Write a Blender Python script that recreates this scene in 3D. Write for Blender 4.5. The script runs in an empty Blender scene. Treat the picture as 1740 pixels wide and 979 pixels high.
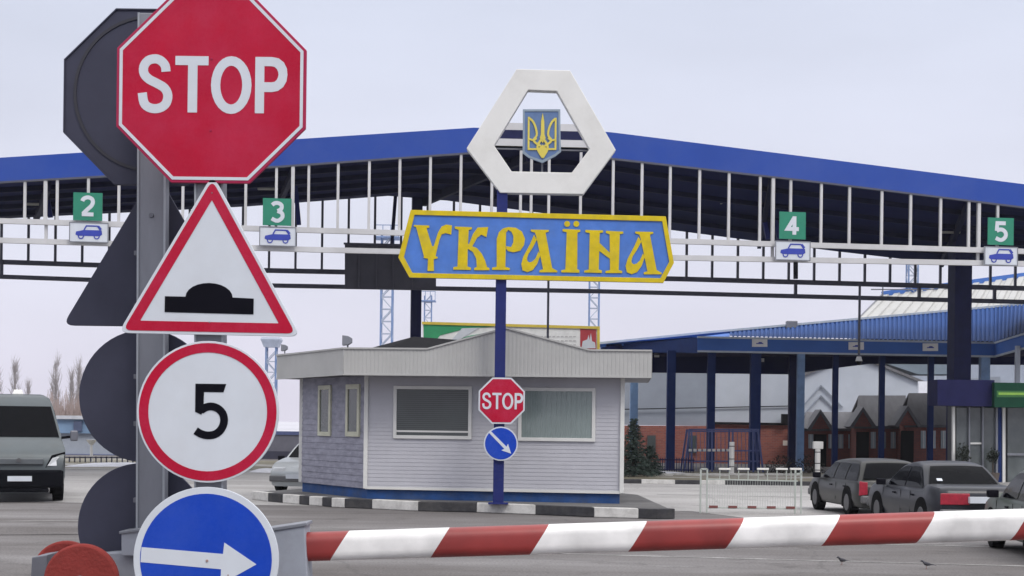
import bpy, bmesh, math, random
from mathutils import Vector
random.seed(7)
R = math.radians
C = bpy.context.scene.collection
S = bpy.context.scene

# ------------------------------------------------------------------ camera
F, CX, HY, EYE, ROLL = 2600.0, 870.0, 720.0, 1.9, math.atan(0.012)
cam = bpy.data.cameras.new('camera'); co = bpy.data.objects.new('camera', cam); C.objects.link(co)
cam.sensor_width = 36; cam.lens = F/1740*36; cam.clip_end = 5000
cam.shift_y = (HY-489.5)/1740
co.location = (0, 0, EYE); co.rotation_mode = 'XYZ'
from mathutils import Matrix
co.matrix_world = Matrix.Translation((0, 0, EYE)) @ Matrix.Rotation(-ROLL, 4, 'Y') @ Matrix.Rotation(R(90), 4, 'X')
S.camera = co
# ------------------------------------------------------------------ world
w = bpy.data.worlds.new('World'); S.world = w; w.use_nodes = True
N = w.node_tree.nodes; L = w.node_tree.links; N.clear()
out = N.new('ShaderNodeOutputWorld'); bg = N.new('ShaderNodeBackground')
sky = N.new('ShaderNodeTexSky'); sky.sky_type = 'NISHITA'; sky.sun_disc = False
SUN_EL, SUN_AZ = R(48), R(145)          # azimuth clockwise from +Y
sky.sun_elevation = SUN_EL; sky.sun_rotation = SUN_AZ; sky.dust_density = 3
tc = N.new('ShaderNodeTexCoord'); sx = N.new('ShaderNodeSeparateXYZ')
rp = N.new('ShaderNodeValToRGB')
e = rp.color_ramp.elements
e[0].position = 0.0; e[0].color = (.38, .365, .425, 1)
e[1].position = 1.0; e[1].color = (1, .99, 1.0, 1)
a = rp.color_ramp.elements.new(.12); a.color = (.355, .362, .42, 1)
a = rp.color_ramp.elements.new(.30); a.color = (.315, .338, .405, 1)
a = rp.color_ramp.elements.new(.55); a.color = (.70, .70, .74, 1)
nz = N.new('ShaderNodeTexNoise'); nz.inputs['Scale'].default_value = 2.2; nz.inputs['Detail'].default_value = 5
mp = N.new('ShaderNodeMapping'); mp.inputs['Scale'].default_value = (1, 1, 4.0)
cr = N.new('ShaderNodeMapRange'); cr.inputs['From Min'].default_value = .3; cr.inputs['From Max'].default_value = .7
cr.inputs['To Min'].default_value = 17.6; cr.inputs['To Max'].default_value = 20.8
mul = N.new('ShaderNodeVectorMath'); mul.operation = 'SCALE'
mix = N.new('ShaderNodeMix'); mix.data_type = 'RGBA'; mix.inputs[0].default_value = .96
L.new(tc.outputs['Generated'], sx.inputs[0]); L.new(sx.outputs['Z'], rp.inputs[0])
L.new(tc.outputs['Generated'], mp.inputs[0]); L.new(mp.outputs[0], nz.inputs['Vector'])
L.new(nz.outputs['Fac'], cr.inputs['Value'])
L.new(rp.outputs[0], mul.inputs[0]); L.new(cr.outputs[0], mul.inputs['Scale'])
L.new(sky.outputs[0], mix.inputs[6]); L.new(mul.outputs[0], mix.inputs[7])
L.new(mix.outputs[2], bg.inputs['Color']); bg.inputs['Strength'].default_value = 0.1
L.new(bg.outputs[0], out.inputs['Surface'])
sl = bpy.data.lights.new('sun', 'SUN'); sl.energy = 1.3; sl.angle = R(18); sl.color = (1, .96, .9)
so = bpy.data.objects.new('sun', sl); C.objects.link(so)
sd = Vector((math.sin(SUN_AZ)*math.cos(SUN_EL), math.cos(SUN_AZ)*math.cos(SUN_EL), math.sin(SUN_EL)))
so.rotation_euler = sd.to_track_quat('Z', 'Y').to_euler(); so.location = (0, -5, 30)
S.view_settings.view_transform = 'Standard'; S.view_settings.look = 'None'
S.view_settings.exposure = 0.18; S.view_settings.gamma = 1
S.view_settings.use_curve_mapping = False

# ------------------------------------------------------------------ helpers
cr_, sr_ = math.cos(ROLL), math.sin(ROLL)
def ray(x, y):
    u, v = (x-CX)/F, (HY-y)/F
    return Vector((u*cr_-v*sr_, 1, u*sr_+v*cr_))
def P(x, y, Y):
    d = ray(x, y); return Vector((d.x*Y, Y, EYE+d.z*Y))
def G(x, y, z=0.0):
    d = ray(x, y); t = (z-EYE)/d.z; return Vector((d.x*t, t, z))
def hit(x, y, p0, n):
    d = ray(x, y); o = Vector((0, 0, EYE)); t = (Vector(p0)-o).dot(n)/d.dot(n); return o+d*t
def V(*a): return Vector(a)

class MB:
    def __init__(s): s.v = []; s.f = []
    def add(s, pts):
        i = len(s.v); s.v += [Vector(p) for p in pts]; return list(range(i, i+len(pts)))
    def poly(s, pts): s.f.append(s.add(pts)); return s
    def prism(s, pts, off, back=True):
        off = Vector(off); n = len(pts); a = s.add(pts); b = s.add([Vector(p)+off for p in pts])
        s.f.append(a)
        if back: s.f.append(b[::-1])
        for i in range(n):
            j = (i+1) % n; s.f.append([a[i], a[j], b[j], b[i]])
        return s
    def strip(s, A, B, off, closed=False):
        off = Vector(off); n = len(A)
        a = s.add(A); b = s.add(B); c = s.add([Vector(p)+off for p in A]); d = s.add([Vector(p)+off for p in B])
        for i in range(n if closed else n-1):
            j = (i+1) % n
            s.f += [[a[i], b[i], b[j], a[j]], [c[i], c[j], d[j], d[i]], [a[i], a[j], c[j], c[i]], [b[i], d[i], d[j], b[j]]]
        if not closed:
            s.f += [[a[0], c[0], d[0], b[0]], [a[-1], b[-1], d[-1], c[-1]]]
        return s
    def box(s, c, sz):
        x, y, z = c; a, b, d = sz[0]/2, sz[1]/2, sz[2]/2
        return s.prism([V(x-a, y-b, z-d), V(x+a, y-b, z-d), V(x+a, y-b, z+d), V(x-a, y-b, z+d)], V(0, 2*b, 0))
    def bar(s, p, q, w, h=None, up=None):
        p, q = Vector(p), Vector(q); h = h or w; d = (q-p).normalized()
        up = Vector(up) if up else (V(0, 0, 1) if abs(d.z) < .9 else V(0, 1, 0))
        sd = d.cross(up).normalized(); u = sd.cross(d).normalized()
        return s.prism([p-sd*w/2-u*h/2, p+sd*w/2-u*h/2, p+sd*w/2+u*h/2, p-sd*w/2+u*h/2], q-p)
    def cone(s, p, q, r0, r1, n=12, caps=True):
        p, q = Vector(p), Vector(q); d = (q-p).normalized()
        up = V(0, 0, 1) if abs(d.z) < .9 else V(0, 1, 0)
        e1 = d.cross(up).normalized(); e2 = e1.cross(d).normalized()
        A = s.add([p+(e1*math.cos(t)+e2*math.sin(t))*r0 for t in [2*math.pi*i/n for i in range(n)]])
        B = s.add([q+(e1*math.cos(t)+e2*math.sin(t))*r1 for t in [2*math.pi*i/n for i in range(n)]])
        for i in range(n):
            j = (i+1) % n; s.f.append([A[i], A[j], B[j], B[i]])
        if caps: s.f += [A[::-1], B]
        return s
    def loft(s, secs, caps=True, closed=True):
        rings = [s.add(r) for r in secs]; n = len(secs[0])
        for a, b in zip(rings, rings[1:]):
            for i in range(n if closed else n-1):
                j = (i+1) % n; s.f.append([a[i], a[j], b[j], b[i]])
        if caps: s.f += [rings[0][::-1], rings[-1]]
        return s
    def build(s, name, mat, parent=None, bevel=0, smooth=False, ang=35):
        me = bpy.data.meshes.new(name); o0 = org(parent)
        me.from_pydata([tuple(v-o0) for v in s.v], [], s.f)
        bm = bmesh.new(); bm.from_mesh(me)
        bmesh.ops.recalc_face_normals(bm, faces=bm.faces); bm.to_mesh(me); bm.free()
        me.materials.append(mat)
        if smooth:
            for p in me.polygons: p.use_smooth = True
            me.set_sharp_from_angle(angle=R(ang))
        o = bpy.data.objects.new(name, me); C.objects.link(o)
        if parent: o.parent = parent
        else: o['_o'] = 1
        if bevel:
            m = o.modifiers.new('bevel', 'BEVEL'); m.width = bevel; m.segments = 2; m.limit_method = 'ANGLE'; m.angle_limit = R(40)
        if '_o' in o: del o['_o']
        return o
ORG = {}
def org(o):
    while o is not None:
        if o.name in ORG: return ORG[o.name]
        o = o.parent
    return V(0, 0, 0)
def thing(name, label, cat, loc=(0, 0, 0), group=None):
    o = bpy.data.objects.new(name, None); C.objects.link(o); o.location = loc; o.empty_display_size = .2
    o['label'] = label; o['category'] = cat
    if group: o['group'] = group
    ORG[o.name] = Vector(loc); return o
def struct(o): o['kind'] = 'structure'; return o
def stuff(o): o['kind'] = 'stuff'; return o
def tag(o, label, cat, group=None):
    o['label'] = label; o['category'] = cat
    if group: o['group'] = group
    return o

class Fr:   # a flat drawing frame: pixel coordinates of the photograph's crop -> points on a real plane
    def __init__(s, o, ux, uz, n): s.o, s.ux, s.uz, s.n = Vector(o), Vector(ux), Vector(uz), Vector(n)
    def __call__(s, a, b, c=0): return s.o+s.ux*a+s.uz*b+s.n*c
def smoothpts(pts, k=4):
    out = []
    n = len(pts)
    for i in range(n-1):
        p0 = pts[max(i-1, 0)]; p1 = pts[i]; p2 = pts[i+1]; p3 = pts[min(i+2, n-1)]
        for j in range(k):
            t = j/k
            out.append(tuple(.5*((2*p1[m])+(-p0[m]+p2[m])*t+(2*p0[m]-5*p1[m]+4*p2[m]-p3[m])*t*t+(-p0[m]+3*p1[m]-3*p2[m]+p3[m])*t**3) for m in (0, 1)))
    out.append(pts[-1]); return out
def ribbon2(pts, w, closed=False):
    n = len(pts); A = []; B = []
    for i in range(n):
        p = Vector(pts[i]); a = Vector(pts[i-1]) if (i or closed) else None; b = Vector(pts[(i+1) % n]) if (i < n-1 or closed) else None
        d1 = (p-a).normalized() if a is not None else (b-p).normalized()
        d2 = (b-p).normalized() if b is not None else d1
        t = (d1+d2).normalized(); nn = Vector((-t.y, t.x)); k = 1/max(.5, nn.dot(Vector((-d1.y, d1.x))))
        A.append(p+nn*w/2*k); B.append(p-nn*w/2*k)
    return A, B
def ngon(r, n, a0=0, cx=0, cy=0, ry=None):
    ry = ry or r
    return [(cx+r*math.cos(a0+2*math.pi*i/n), cy+ry*math.sin(a0+2*math.pi*i/n)) for i in range(n)]
def plate(fr, pts, c0, c1):
    return MB().prism([fr(x, y, c1) for x, y in pts], fr.n*(c0-c1))
def ring(mb, fr, o, i, c0, c1):
    mb.strip([fr(x, y, c1) for x, y in o], [fr(x, y, c1) for x, y in i], fr.n*(c0-c1), True); return mb
def rib(mb, fr, pts, w, c0, c1, closed=False):
    A, B = ribbon2(pts, w, closed)
    mb.strip([fr(*p, c1) for p in A], [fr(*p, c1) for p in B], fr.n*(c0-c1), closed); return mb
def roundpoly(pts, r, k=5):
    out = []; n = len(pts)
    for i in range(n):
        p = Vector(pts[i]); a = (Vector(pts[i-1])-p); b = (Vector(pts[(i+1) % n])-p)
        ang = a.angle(b); t = r/math.tan(ang/2)
        p0 = p+a.normalized()*t; p1 = p+b.normalized()*t
        for j in range(k+1):
            u = j/k; out.append(tuple(p0*(1-u)**2+p*2*u*(1-u)+p1*u*u))
    return out

# ------------------------------------------------------------------ materials
MT = {}
def mat(name, col, rough=.6, metal=0, var=.12, scale=3.0, bump=0.0, bscale=40, dirt=None, dirtamt=0, coat=0, spec=.5, stretch=(1, 1, 1), wavy=0):
    if name in MT: return MT[name]
    m = bpy.data.materials.new(name); m.use_nodes = True; t = m.node_tree; n = t.nodes; l = t.links
    b = n['Principled BSDF']; b.inputs['Roughness'].default_value = rough; b.inputs['Metallic'].default_value = metal
    b.inputs['Specular IOR Level'].default_value = spec
    if coat: b.inputs['Coat Weight'].default_value = coat; b.inputs['Coat Roughness'].default_value = .12
    tcn = n.new('ShaderNodeTexCoord'); mpn = n.new('ShaderNodeMapping'); mpn.inputs['Scale'].default_value = stretch
    l.new(tcn.outputs['Object'], mpn.inputs[0])
    z = n.new('ShaderNodeTexNoise'); z.inputs['Scale'].default_value = scale; z.inputs['Detail'].default_value = 6; z.inputs['Roughness'].default_value = .6
    l.new(mpn.outputs[0], z.inputs['Vector'])
    r = n.new('ShaderNodeMapRange'); r.inputs['From Min'].default_value = .3; r.inputs['From Max'].default_value = .7
    r.inputs['To Min'].default_value = 1-var; r.inputs['To Max'].default_value = 1+var; l.new(z.outputs['Fac'], r.inputs['Value'])
    h = n.new('ShaderNodeHueSaturation'); h.inputs['Color'].default_value = (*col, 1); l.new(r.outputs[0], h.inputs['Value'])
    last = h.outputs[0]
    if dirt:
        z2 = n.new('ShaderNodeTexNoise'); z2.inputs['Scale'].default_value = scale*.7; z2.inputs['Detail'].default_value = 8; z2.inputs['Roughness'].default_value = .7
        mp2 = n.new('ShaderNodeMapping'); mp2.inputs['Location'].default_value = (3.1, 7.7, 1.3); mp2.inputs['Scale'].default_value = stretch
        l.new(tcn.outputs['Object'], mp2.inputs[0]); l.new(mp2.outputs[0], z2.inputs['Vector'])
        r2 = n.new('ShaderNodeMapRange'); r2.inputs['From Min'].default_value = .45; r2.inputs['From Max'].default_value = .72
        r2.inputs['To Max'].default_value = dirtamt; l.new(z2.outputs['Fac'], r2.inputs['Value'])
        mx = n.new('ShaderNodeMix'); mx.data_type = 'RGBA'; l.new(r2.outputs[0], mx.inputs[0]); l.new(last, mx.inputs[6]); mx.inputs[7].default_value = (*dirt, 1)
        last = mx.outputs[2]
    l.new(last, b.inputs['Base Color'])
    if bump:
        z3 = n.new('ShaderNodeTexNoise'); z3.inputs['Scale'].default_value = bscale; z3.inputs['Detail'].default_value = 3
        l.new(mpn.outputs[0], z3.inputs['Vector'])
        bp = n.new('ShaderNodeBump'); bp.inputs['Strength'].default_value = bump; bp.inputs['Distance'].default_value = .02
        l.new(z3.outputs['Fac'], bp.inputs['Height']); l.new(bp.outputs[0], b.inputs['Normal'])
    if wavy:
        z4 = n.new('ShaderNodeTexNoise'); z4.inputs['Scale'].default_value = 1.6; z4.inputs['Detail'].default_value = 2
        l.new(tcn.outputs['Object'], z4.inputs['Vector'])
        bp4 = n.new('ShaderNodeBump'); bp4.inputs['Strength'].default_value = wavy; bp4.inputs['Distance'].default_value = .2
        l.new(z4.outputs['Fac'], bp4.inputs['Height']); l.new(bp4.outputs[0], b.inputs['Coat Normal'])
        sc4 = n.new('ShaderNodeTexNoise'); sc4.inputs['Scale'].default_value = 22; sc4.inputs['Detail'].default_value = 12; sc4.inputs['Roughness'].default_value = .8
        l.new(tcn.outputs['Object'], sc4.inputs['Vector'])
        mr4 = n.new('ShaderNodeMapRange'); mr4.inputs['From Min'].default_value = .4; mr4.inputs['From Max'].default_value = .75; mr4.inputs['To Min'].default_value = .16; mr4.inputs['To Max'].default_value = .6
        l.new(sc4.outputs['Fac'], mr4.inputs['Value']); l.new(mr4.outputs[0], b.inputs['Coat Roughness'])
    MT[name] = m; return m

GREY = (.3, .29, .28)
white_paint = mat('white_paint', (.78, .77, .74), .5, dirt=(.35, .33, .3), dirtamt=.35, scale=1.2, var=.05)
sign_white = mat('sign_white', (.55, .585, .635), .4, var=.04, spec=.3, dirt=(.5, .5, .52), dirtamt=.3, scale=5)
sign_red = mat('sign_red', (.40, .002, .028), .4, var=.10, dirt=(.44, .035, .09), dirtamt=.45, scale=3, coat=.22, spec=.12, wavy=.35)
sign_rim = mat('sign_rim_red', (.36, .025, .075), .5, var=.08, spec=.12)
sign_blue = mat('sign_blue', (.008, .05, .40), .35, var=.08, dirt=(.04, .09, .42), dirtamt=.4, scale=4, coat=.15, spec=.12, wavy=.35)
sign_black = mat('sign_black', (.005, .005, .009), .6, var=.2, spec=.06)
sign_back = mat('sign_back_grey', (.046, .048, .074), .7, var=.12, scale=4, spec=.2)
galv = mat('galvanised_steel', (.20, .21, .24), .5, metal=.25, var=.12, scale=5, dirt=(.12, .12, .14), dirtamt=.4, stretch=(1, 1, .25))
galv_dark = mat('galvanised_dark', (.13, .135, .16), .5, metal=.2, var=.12, scale=5)
cab_grey = mat('cabinet_grey', (.30, .32, .37), .5, metal=.1, var=.08, scale=6, dirt=(.16, .15, .15), dirtamt=.4)
red_rubber = mat('weathered_red_paint', (.22, .036, .032), .85, spec=.15, var=.12, scale=9, dirt=(.17, .035, .03), dirtamt=.5, bump=.3, bscale=60)
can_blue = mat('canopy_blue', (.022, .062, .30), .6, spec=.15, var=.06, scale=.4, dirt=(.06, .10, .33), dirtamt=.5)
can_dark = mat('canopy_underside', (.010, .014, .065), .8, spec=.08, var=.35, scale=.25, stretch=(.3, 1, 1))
dark_blue = mat('dark_blue_steel', (.008, .011, .055), .6, spec=.2, var=.2)
pole_blue = mat('pole_blue', (.014, .022, .13), .6, spec=.2, var=.1, scale=2, dirt=(.012, .016, .08), dirtamt=.5)
rail_white = mat('rail_white', (.50, .50, .51), .5, var=.08, scale=1, dirt=(.36, .35, .34), dirtamt=.4)
rail_dark = mat('rail_dark', (.065, .068, .10), .5, var=.15)
emblem_white = mat('emblem_white', (.66, .66, .64), .5, var=.04, dirt=(.5, .49, .46), dirtamt=.5, scale=1.4)
sign_yellow = mat('sign_yellow', (.58, .44, .010), .6, spec=.2, var=.12, scale=5, dirt=(.36, .31, .06), dirtamt=.4)
ukr_blue = mat('sky_blue_paint', (.07, .175, .52), .6, spec=.2, var=.12, scale=3, dirt=(.10, .19, .44), dirtamt=.4)
emb_blue = mat('emblem_blue', (.09, .16, .32), .5, var=.15, scale=4)
emb_trim = mat('emblem_trim', (.22, .28, .34), .5)
emb_yel = mat('emblem_yellow', (.60, .50, .08), .5, var=.1)
green_sign = mat('green_sign', (.01, .19, .115), .4, var=.08)
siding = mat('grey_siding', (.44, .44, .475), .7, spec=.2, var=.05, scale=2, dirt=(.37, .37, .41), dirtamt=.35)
siding_d = mat('shaded_siding', (.25, .25, .31), .65, var=.2, scale=4, dirt=(.14, .14, .18), dirtamt=.8, stretch=(1, 1, 2.5))  # darker siding colour paints the shade on the booth's left side, with random blotches
fascia_g = mat('grey_fascia', (.40, .40, .39), .6, spec=.2, var=.06, scale=1.2, dirt=(.33, .32, .32), dirtamt=.4)
trim_w = mat('white_trim', (.62, .62, .60), .5, var=.05)
trim_c = mat('cream_trim', (.46, .46, .36), .5, var=.1)
plinth_b = mat('plinth_blue', (.02, .065, .20), .7, spec=.2, var=.2, scale=4, dirt=(.07, .08, .10), dirtamt=.5)
roof_dark = mat('roof_dark', (.012, .012, .014), .9, spec=.1)
glass_d = mat('glass_dark', (.05, .06, .06), .12, var=.15, scale=2, spec=.6)
glass_g = mat('glass_curtain', (.20, .245, .24), .15, var=.06, scale=1.5, spec=.6)
glass_c = mat('car_glass', (.003, .0035, .005), .1, var=.1, spec=.05)
kerb_w = mat('kerb_white', (.55, .54, .52), .8, var=.1, scale=5, dirt=(.2, .19, .18), dirtamt=.6, bump=.3)
kerb_b = mat('kerb_black', (.025, .025, .03), .8, var=.3, scale=5, dirt=(.09, .085, .08), dirtamt=.5, bump=.3)
tyre = mat('tyre', (.006, .006, .007), .9, spec=.08, var=.2)
rim_m = mat('rim', (.10, .10, .105), .5, metal=.3, spec=.3)
steel_blue_l = mat('light_blue_steel', (.16, .27, .45), .5, var=.15)
wall_grey = mat('wall_grey', (.26, .29, .34), .8, var=.1, scale=.6, dirt=(.2, .22, .26), dirtamt=.5)
wall_pale = mat('wall_pale', (.44, .475, .53), .8, var=.08, scale=.5, dirt=(.34, .38, .45), dirtamt=.5)
roof_grey = mat('roof_grey', (.12, .12, .13), .7, var=.15, scale=1.5, stretch=(3, 1, 1))
hall_white = mat('hall_roof', (.38, .38, .37), .7, var=.08, scale=.3)
cor_blue = mat('corrugated_blue', (.020, .060, .20), .7, spec=.1, var=.08, scale=.5, dirt=(.035, .08, .22), dirtamt=.5)
strip_blue = mat('strip_blue', (.055, .145, .44), .6, spec=.2, var=.08, scale=.8)
post_blue = mat('post_blue', (.010, .026, .11), .6, spec=.15, var=.15)

def brick(name, c1, c2, mort, sc):
    m = bpy.data.materials.new(name); m.use_nodes = True; n = m.node_tree.nodes; l = m.node_tree.links; b = n['Principled BSDF']
    b.inputs['Roughness'].default_value = .9
    t = n.new('ShaderNodeTexCoord'); sp = n.new('ShaderNodeSeparateXYZ'); cb = n.new('ShaderNodeCombineXYZ')
    ad = n.new('ShaderNodeMath'); ad.operation = 'ADD'
    l.new(t.outputs['Object'], sp.inputs[0]); l.new(sp.outputs['X'], ad.inputs[0]); l.new(sp.outputs['Y'], ad.inputs[1])
    l.new(ad.outputs[0], cb.inputs['X']); l.new(sp.outputs['Z'], cb.inputs['Y'])
    k = n.new('ShaderNodeTexBrick'); l.new(cb.outputs[0], k.inputs['Vector']); k.inputs['Scale'].default_value = sc
    k.inputs['Color1'].default_value = (*c1, 1); k.inputs['Color2'].default_value = (*c2, 1); k.inputs['Mortar'].default_value = (*mort, 1)
    k.inputs['Mortar Size'].default_value = .012; k.inputs['Brick Width'].default_value = .5; k.inputs['Row Height'].default_value = .17
    l.new(k.outputs['Color'], b.inputs['Base Color']); MT[name] = m; return m
brick_red = brick('red_brick', (.28, .085, .06), (.20, .06, .05), (.2, .15, .14), 2.0)
brick_dk = brick('dark_brick', (.25, .085, .065), (.19, .07, .06), (.1, .08, .08), 2.0)

def ground_mat(name, cols, sc, streak=(.25, 1, 1), cracks=True, patch=None, seed=0):
    m = bpy.data.materials.new(name); m.use_nodes = True; n = m.node_tree.nodes; l = m.node_tree.links; b = n['Principled BSDF']
    b.inputs['Roughness'].default_value = .88; b.inputs['Specular IOR Level'].default_value = .3
    t = n.new('ShaderNodeTexCoord'); mp_ = n.new('ShaderNodeMapping'); mp_.inputs['Scale'].default_value = streak; mp_.inputs['Location'].default_value = (seed, seed*.7, 0)
    l.new(t.outputs['Object'], mp_.inputs[0])
    z = n.new('ShaderNodeTexNoise'); z.inputs['Scale'].default_value = sc; z.inputs['Detail'].default_value = 9; z.inputs['Roughness'].default_value = .62
    l.new(mp_.outputs[0], z.inputs['Vector'])
    rmp = n.new('ShaderNodeValToRGB'); el = rmp.color_ramp.elements
    el[0].position = .30; el[0].color = (*cols[0], 1); el[1].position = .70; el[1].color = (*cols[2], 1)
    q = el.new(.5); q.color = (*cols[1], 1); l.new(z.outputs['Fac'], rmp.inputs[0])
    fine = n.new('ShaderNodeTexNoise'); fine.inputs['Scale'].default_value = 30; fine.inputs['Detail'].default_value = 4
    l.new(t.outputs['Object'], fine.inputs['Vector'])
    mr = n.new('ShaderNodeMapRange'); mr.inputs['From Min'].default_value = .25; mr.inputs['From Max'].default_value = .75; mr.inputs['To Min'].default_value = .62; mr.inputs['To Max'].default_value = 1.36
    l.new(fine.outputs['Fac'], mr.inputs['Value'])
    hs = n.new('ShaderNodeHueSaturation'); l.new(rmp.outputs[0], hs.inputs['Color']); l.new(mr.outputs[0], hs.inputs['Value'])
    last = hs.outputs[0]
    if cracks:
        st_ = n.new('ShaderNodeTexNoise'); st_.inputs['Scale'].default_value = .9; st_.inputs['Detail'].default_value = 10; st_.inputs['Roughness'].default_value = .75
        ml_ = n.new('ShaderNodeMapping'); ml_.inputs['Location'].default_value = (17+seed, 3, 0); l.new(t.outputs['Object'], ml_.inputs[0]); l.new(ml_.outputs[0], st_.inputs['Vector'])
        sm_ = n.new('ShaderNodeMapRange'); sm_.inputs['From Min'].default_value = .56; sm_.inputs['From Max'].default_value = .66; sm_.inputs['To Max'].default_value = .5; l.new(st_.outputs['Fac'], sm_.inputs['Value'])
        sx_ = n.new('ShaderNodeMix'); sx_.data_type = 'RGBA'; l.new(sm_.outputs[0], sx_.inputs[0]); l.new(last, sx_.inputs[6]); sx_.inputs[7].default_value = (cols[0][0]*.5, cols[0][1]*.5, cols[0][2]*.5, 1)
        last = sx_.outputs[2]
        vo = n.new('ShaderNodeTexVoronoi'); vo.feature = 'DISTANCE_TO_EDGE'; vo.inputs['Scale'].default_value = .28
        wn = n.new('ShaderNodeTexNoise'); wn.inputs['Scale'].default_value = 1.2; wn.inputs['Detail'].default_value = 5
        l.new(t.outputs['Object'], wn.inputs['Vector'])
        mxv = n.new('ShaderNodeMix'); mxv.data_type = 'VECTOR'; mxv.inputs[0].default_value = .35
        l.new(t.outputs['Object'], mxv.inputs[4]); l.new(wn.outputs['Color'], mxv.inputs[5]); l.new(mxv.outputs[1], vo.inputs['Vector'])
        cm = n.new('ShaderNodeMapRange'); cm.inputs['From Max'].default_value = .006; cm.inputs['To Min'].default_value = .3; cm.inputs['To Max'].default_value = 0
        l.new(vo.outputs['Distance'], cm.inputs['Value'])
        mx = n.new('ShaderNodeMix'); mx.data_type = 'RGBA'; l.new(cm.outputs[0], mx.inputs[0]); l.new(last, mx.inputs[6]); mx.inputs[7].default_value = (.03, .03, .03, 1)
        last = mx.outputs[2]
    l.new(last, b.inputs['Base Color'])
    bp = n.new('ShaderNodeBump'); bp.inputs['Strength'].default_value = .35; bp.inputs['Distance'].default_value = .01
    l.new(fine.outputs['Fac'], bp.inputs['Height']); l.new(bp.outputs[0], b.inputs['Normal'])
    return m
asphalt_m = ground_mat('asphalt', [(.078, .069, .066), (.125, .117, .116), (.20, .193, .194)], .45)
apron_m = ground_mat('pale_concrete', [(.23, .222, .215), (.30, .292, .288), (.38, .372, .37)], .35, seed=5)
field_m = ground_mat('snowy_field', [(.34, .34, .36), (.44, .44, .48), (.55, .55, .6)], .05, streak=(.3, 1, 1), cracks=False)
verge_m = ground_mat('dry_verge', [(.11, .10, .065), (.17, .155, .115), (.5, .5, .52)], .5, streak=(.3, 1, 1), cracks=False)
island_m = ground_mat('island_top', [(.07, .068, .07), (.11, .108, .108), (.16, .158, .158)], .8, cracks=False)
line_m = ground_mat('worn_line', [(.13, .125, .125), (.22, .215, .21), (.38, .375, .37)], 1.6, streak=(1, 1, 1), cracks=False)

# ------------------------------------------------------------------ the setting
def sheet(name, pts, z, m):
    return struct(MB().poly([V(x, y, z) for x, y in pts]).build(name, m))
sheet('ground', [(-2500, -60), (2500, -60), (2500, 4000), (-2500, 4000)], -.03, field_m)
sheet('road', [(-60, -20), (60, -20), (60, 95), (-60, 95)], 0, asphalt_m)
sheet('pavement', [(-60, 35.2), (-4.8, 34.4), (4.0, 34.0), (5.2, 30.8), (60, 29.5), (60, 62), (-60, 62)], .004, apron_m)
sheet('verge', [(-60, 56), (-15, 57), (-3, 60), (-2, 72), (-60, 74)], .012, verge_m)
sheet('road_line_a', [(2.2, 25.6), (2.2, 25.48), (30, 21.5), (30, 21.65)], .004, line_m)
sheet('road_line_b', [(-.5, 22.7), (-.5, 22.6), (30, 17.2), (30, 17.4)], .004, line_m)
sheet('road_line_c', [(4.0, 42.1), (4.0, 41.9), (22, 38.1), (22, 38.4)], .008, line_m)
sheet('road_line_d', [(-16, 26.0), (-16, 25.85), (-7.2, 28.6), (-7.2, 28.75)], .004, line_m)

patch_m = ground_mat('repair_patch', [(.06, .057, .058), (.085, .082, .083), (.11, .107, .108)], .9, seed=11)
pale_patch_m = ground_mat('worn_patch', [(.16, .155, .152), (.22, .214, .21), (.28, .272, .268)], .9, seed=13)
sheet('pavement_patch', [(-9.5, 24.4), (-6.1, 25.2), (-6.4, 26.8), (-9.8, 26.1)], .008, asphalt_m)
# ------------------------------------------------------------------ striped island
kb = [(1147, 882), (1116, 882.5), (1085, 881.5), (1010, 879.5), (910, 875), (810, 871), (710, 869), (632, 865), (585, 863.2), (563, 862), (547, 860.5), (525, 859), (508, 857.5), (480, 855), (455, 852.5), (428, 849)]
kc = ['b', 'b', 'w', 'b', 'w', 'b', 'w', 'b', 'w', 'b', 'w', 'b', 'w', 'b', 'w']
kp = [G(x, y) for x, y in kb]
isl = [(p.x, p.y) for p in kp]
t = thing('traffic_island', 'raised kerbed island with black and white painted kerb under the grey booth', 'traffic island', (-.5, 34, 0))
inner = []
ctr = V(-.6, 37.0, 0)
for p in kp: inner.append(p+(ctr-p).normalized()*.18)
back = [V(-4.0, 41.5, 0), V(1.6, 41.0, 0), V(3.1, 37.5, 0)]
MB().prism([V(p.x, p.y, .195) for p in inner]+[V(p.x, p.y, .195) for p in back], V(0, 0, -.18)).build('surface', island_m, t)
for i in range(len(kp)-1):
    o = MB().prism([V(kp[i].x, kp[i].y, .21), V(kp[i+1].x, kp[i+1].y, .21), V(inner[i+1].x, inner[i+1].y, .21), V(inner[i].x, inner[i].y, .21)], V(0, 0, -.205)).build('kerb_stone', kerb_w if kc[i] == 'w' else kerb_b, t, bevel=.015)

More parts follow.
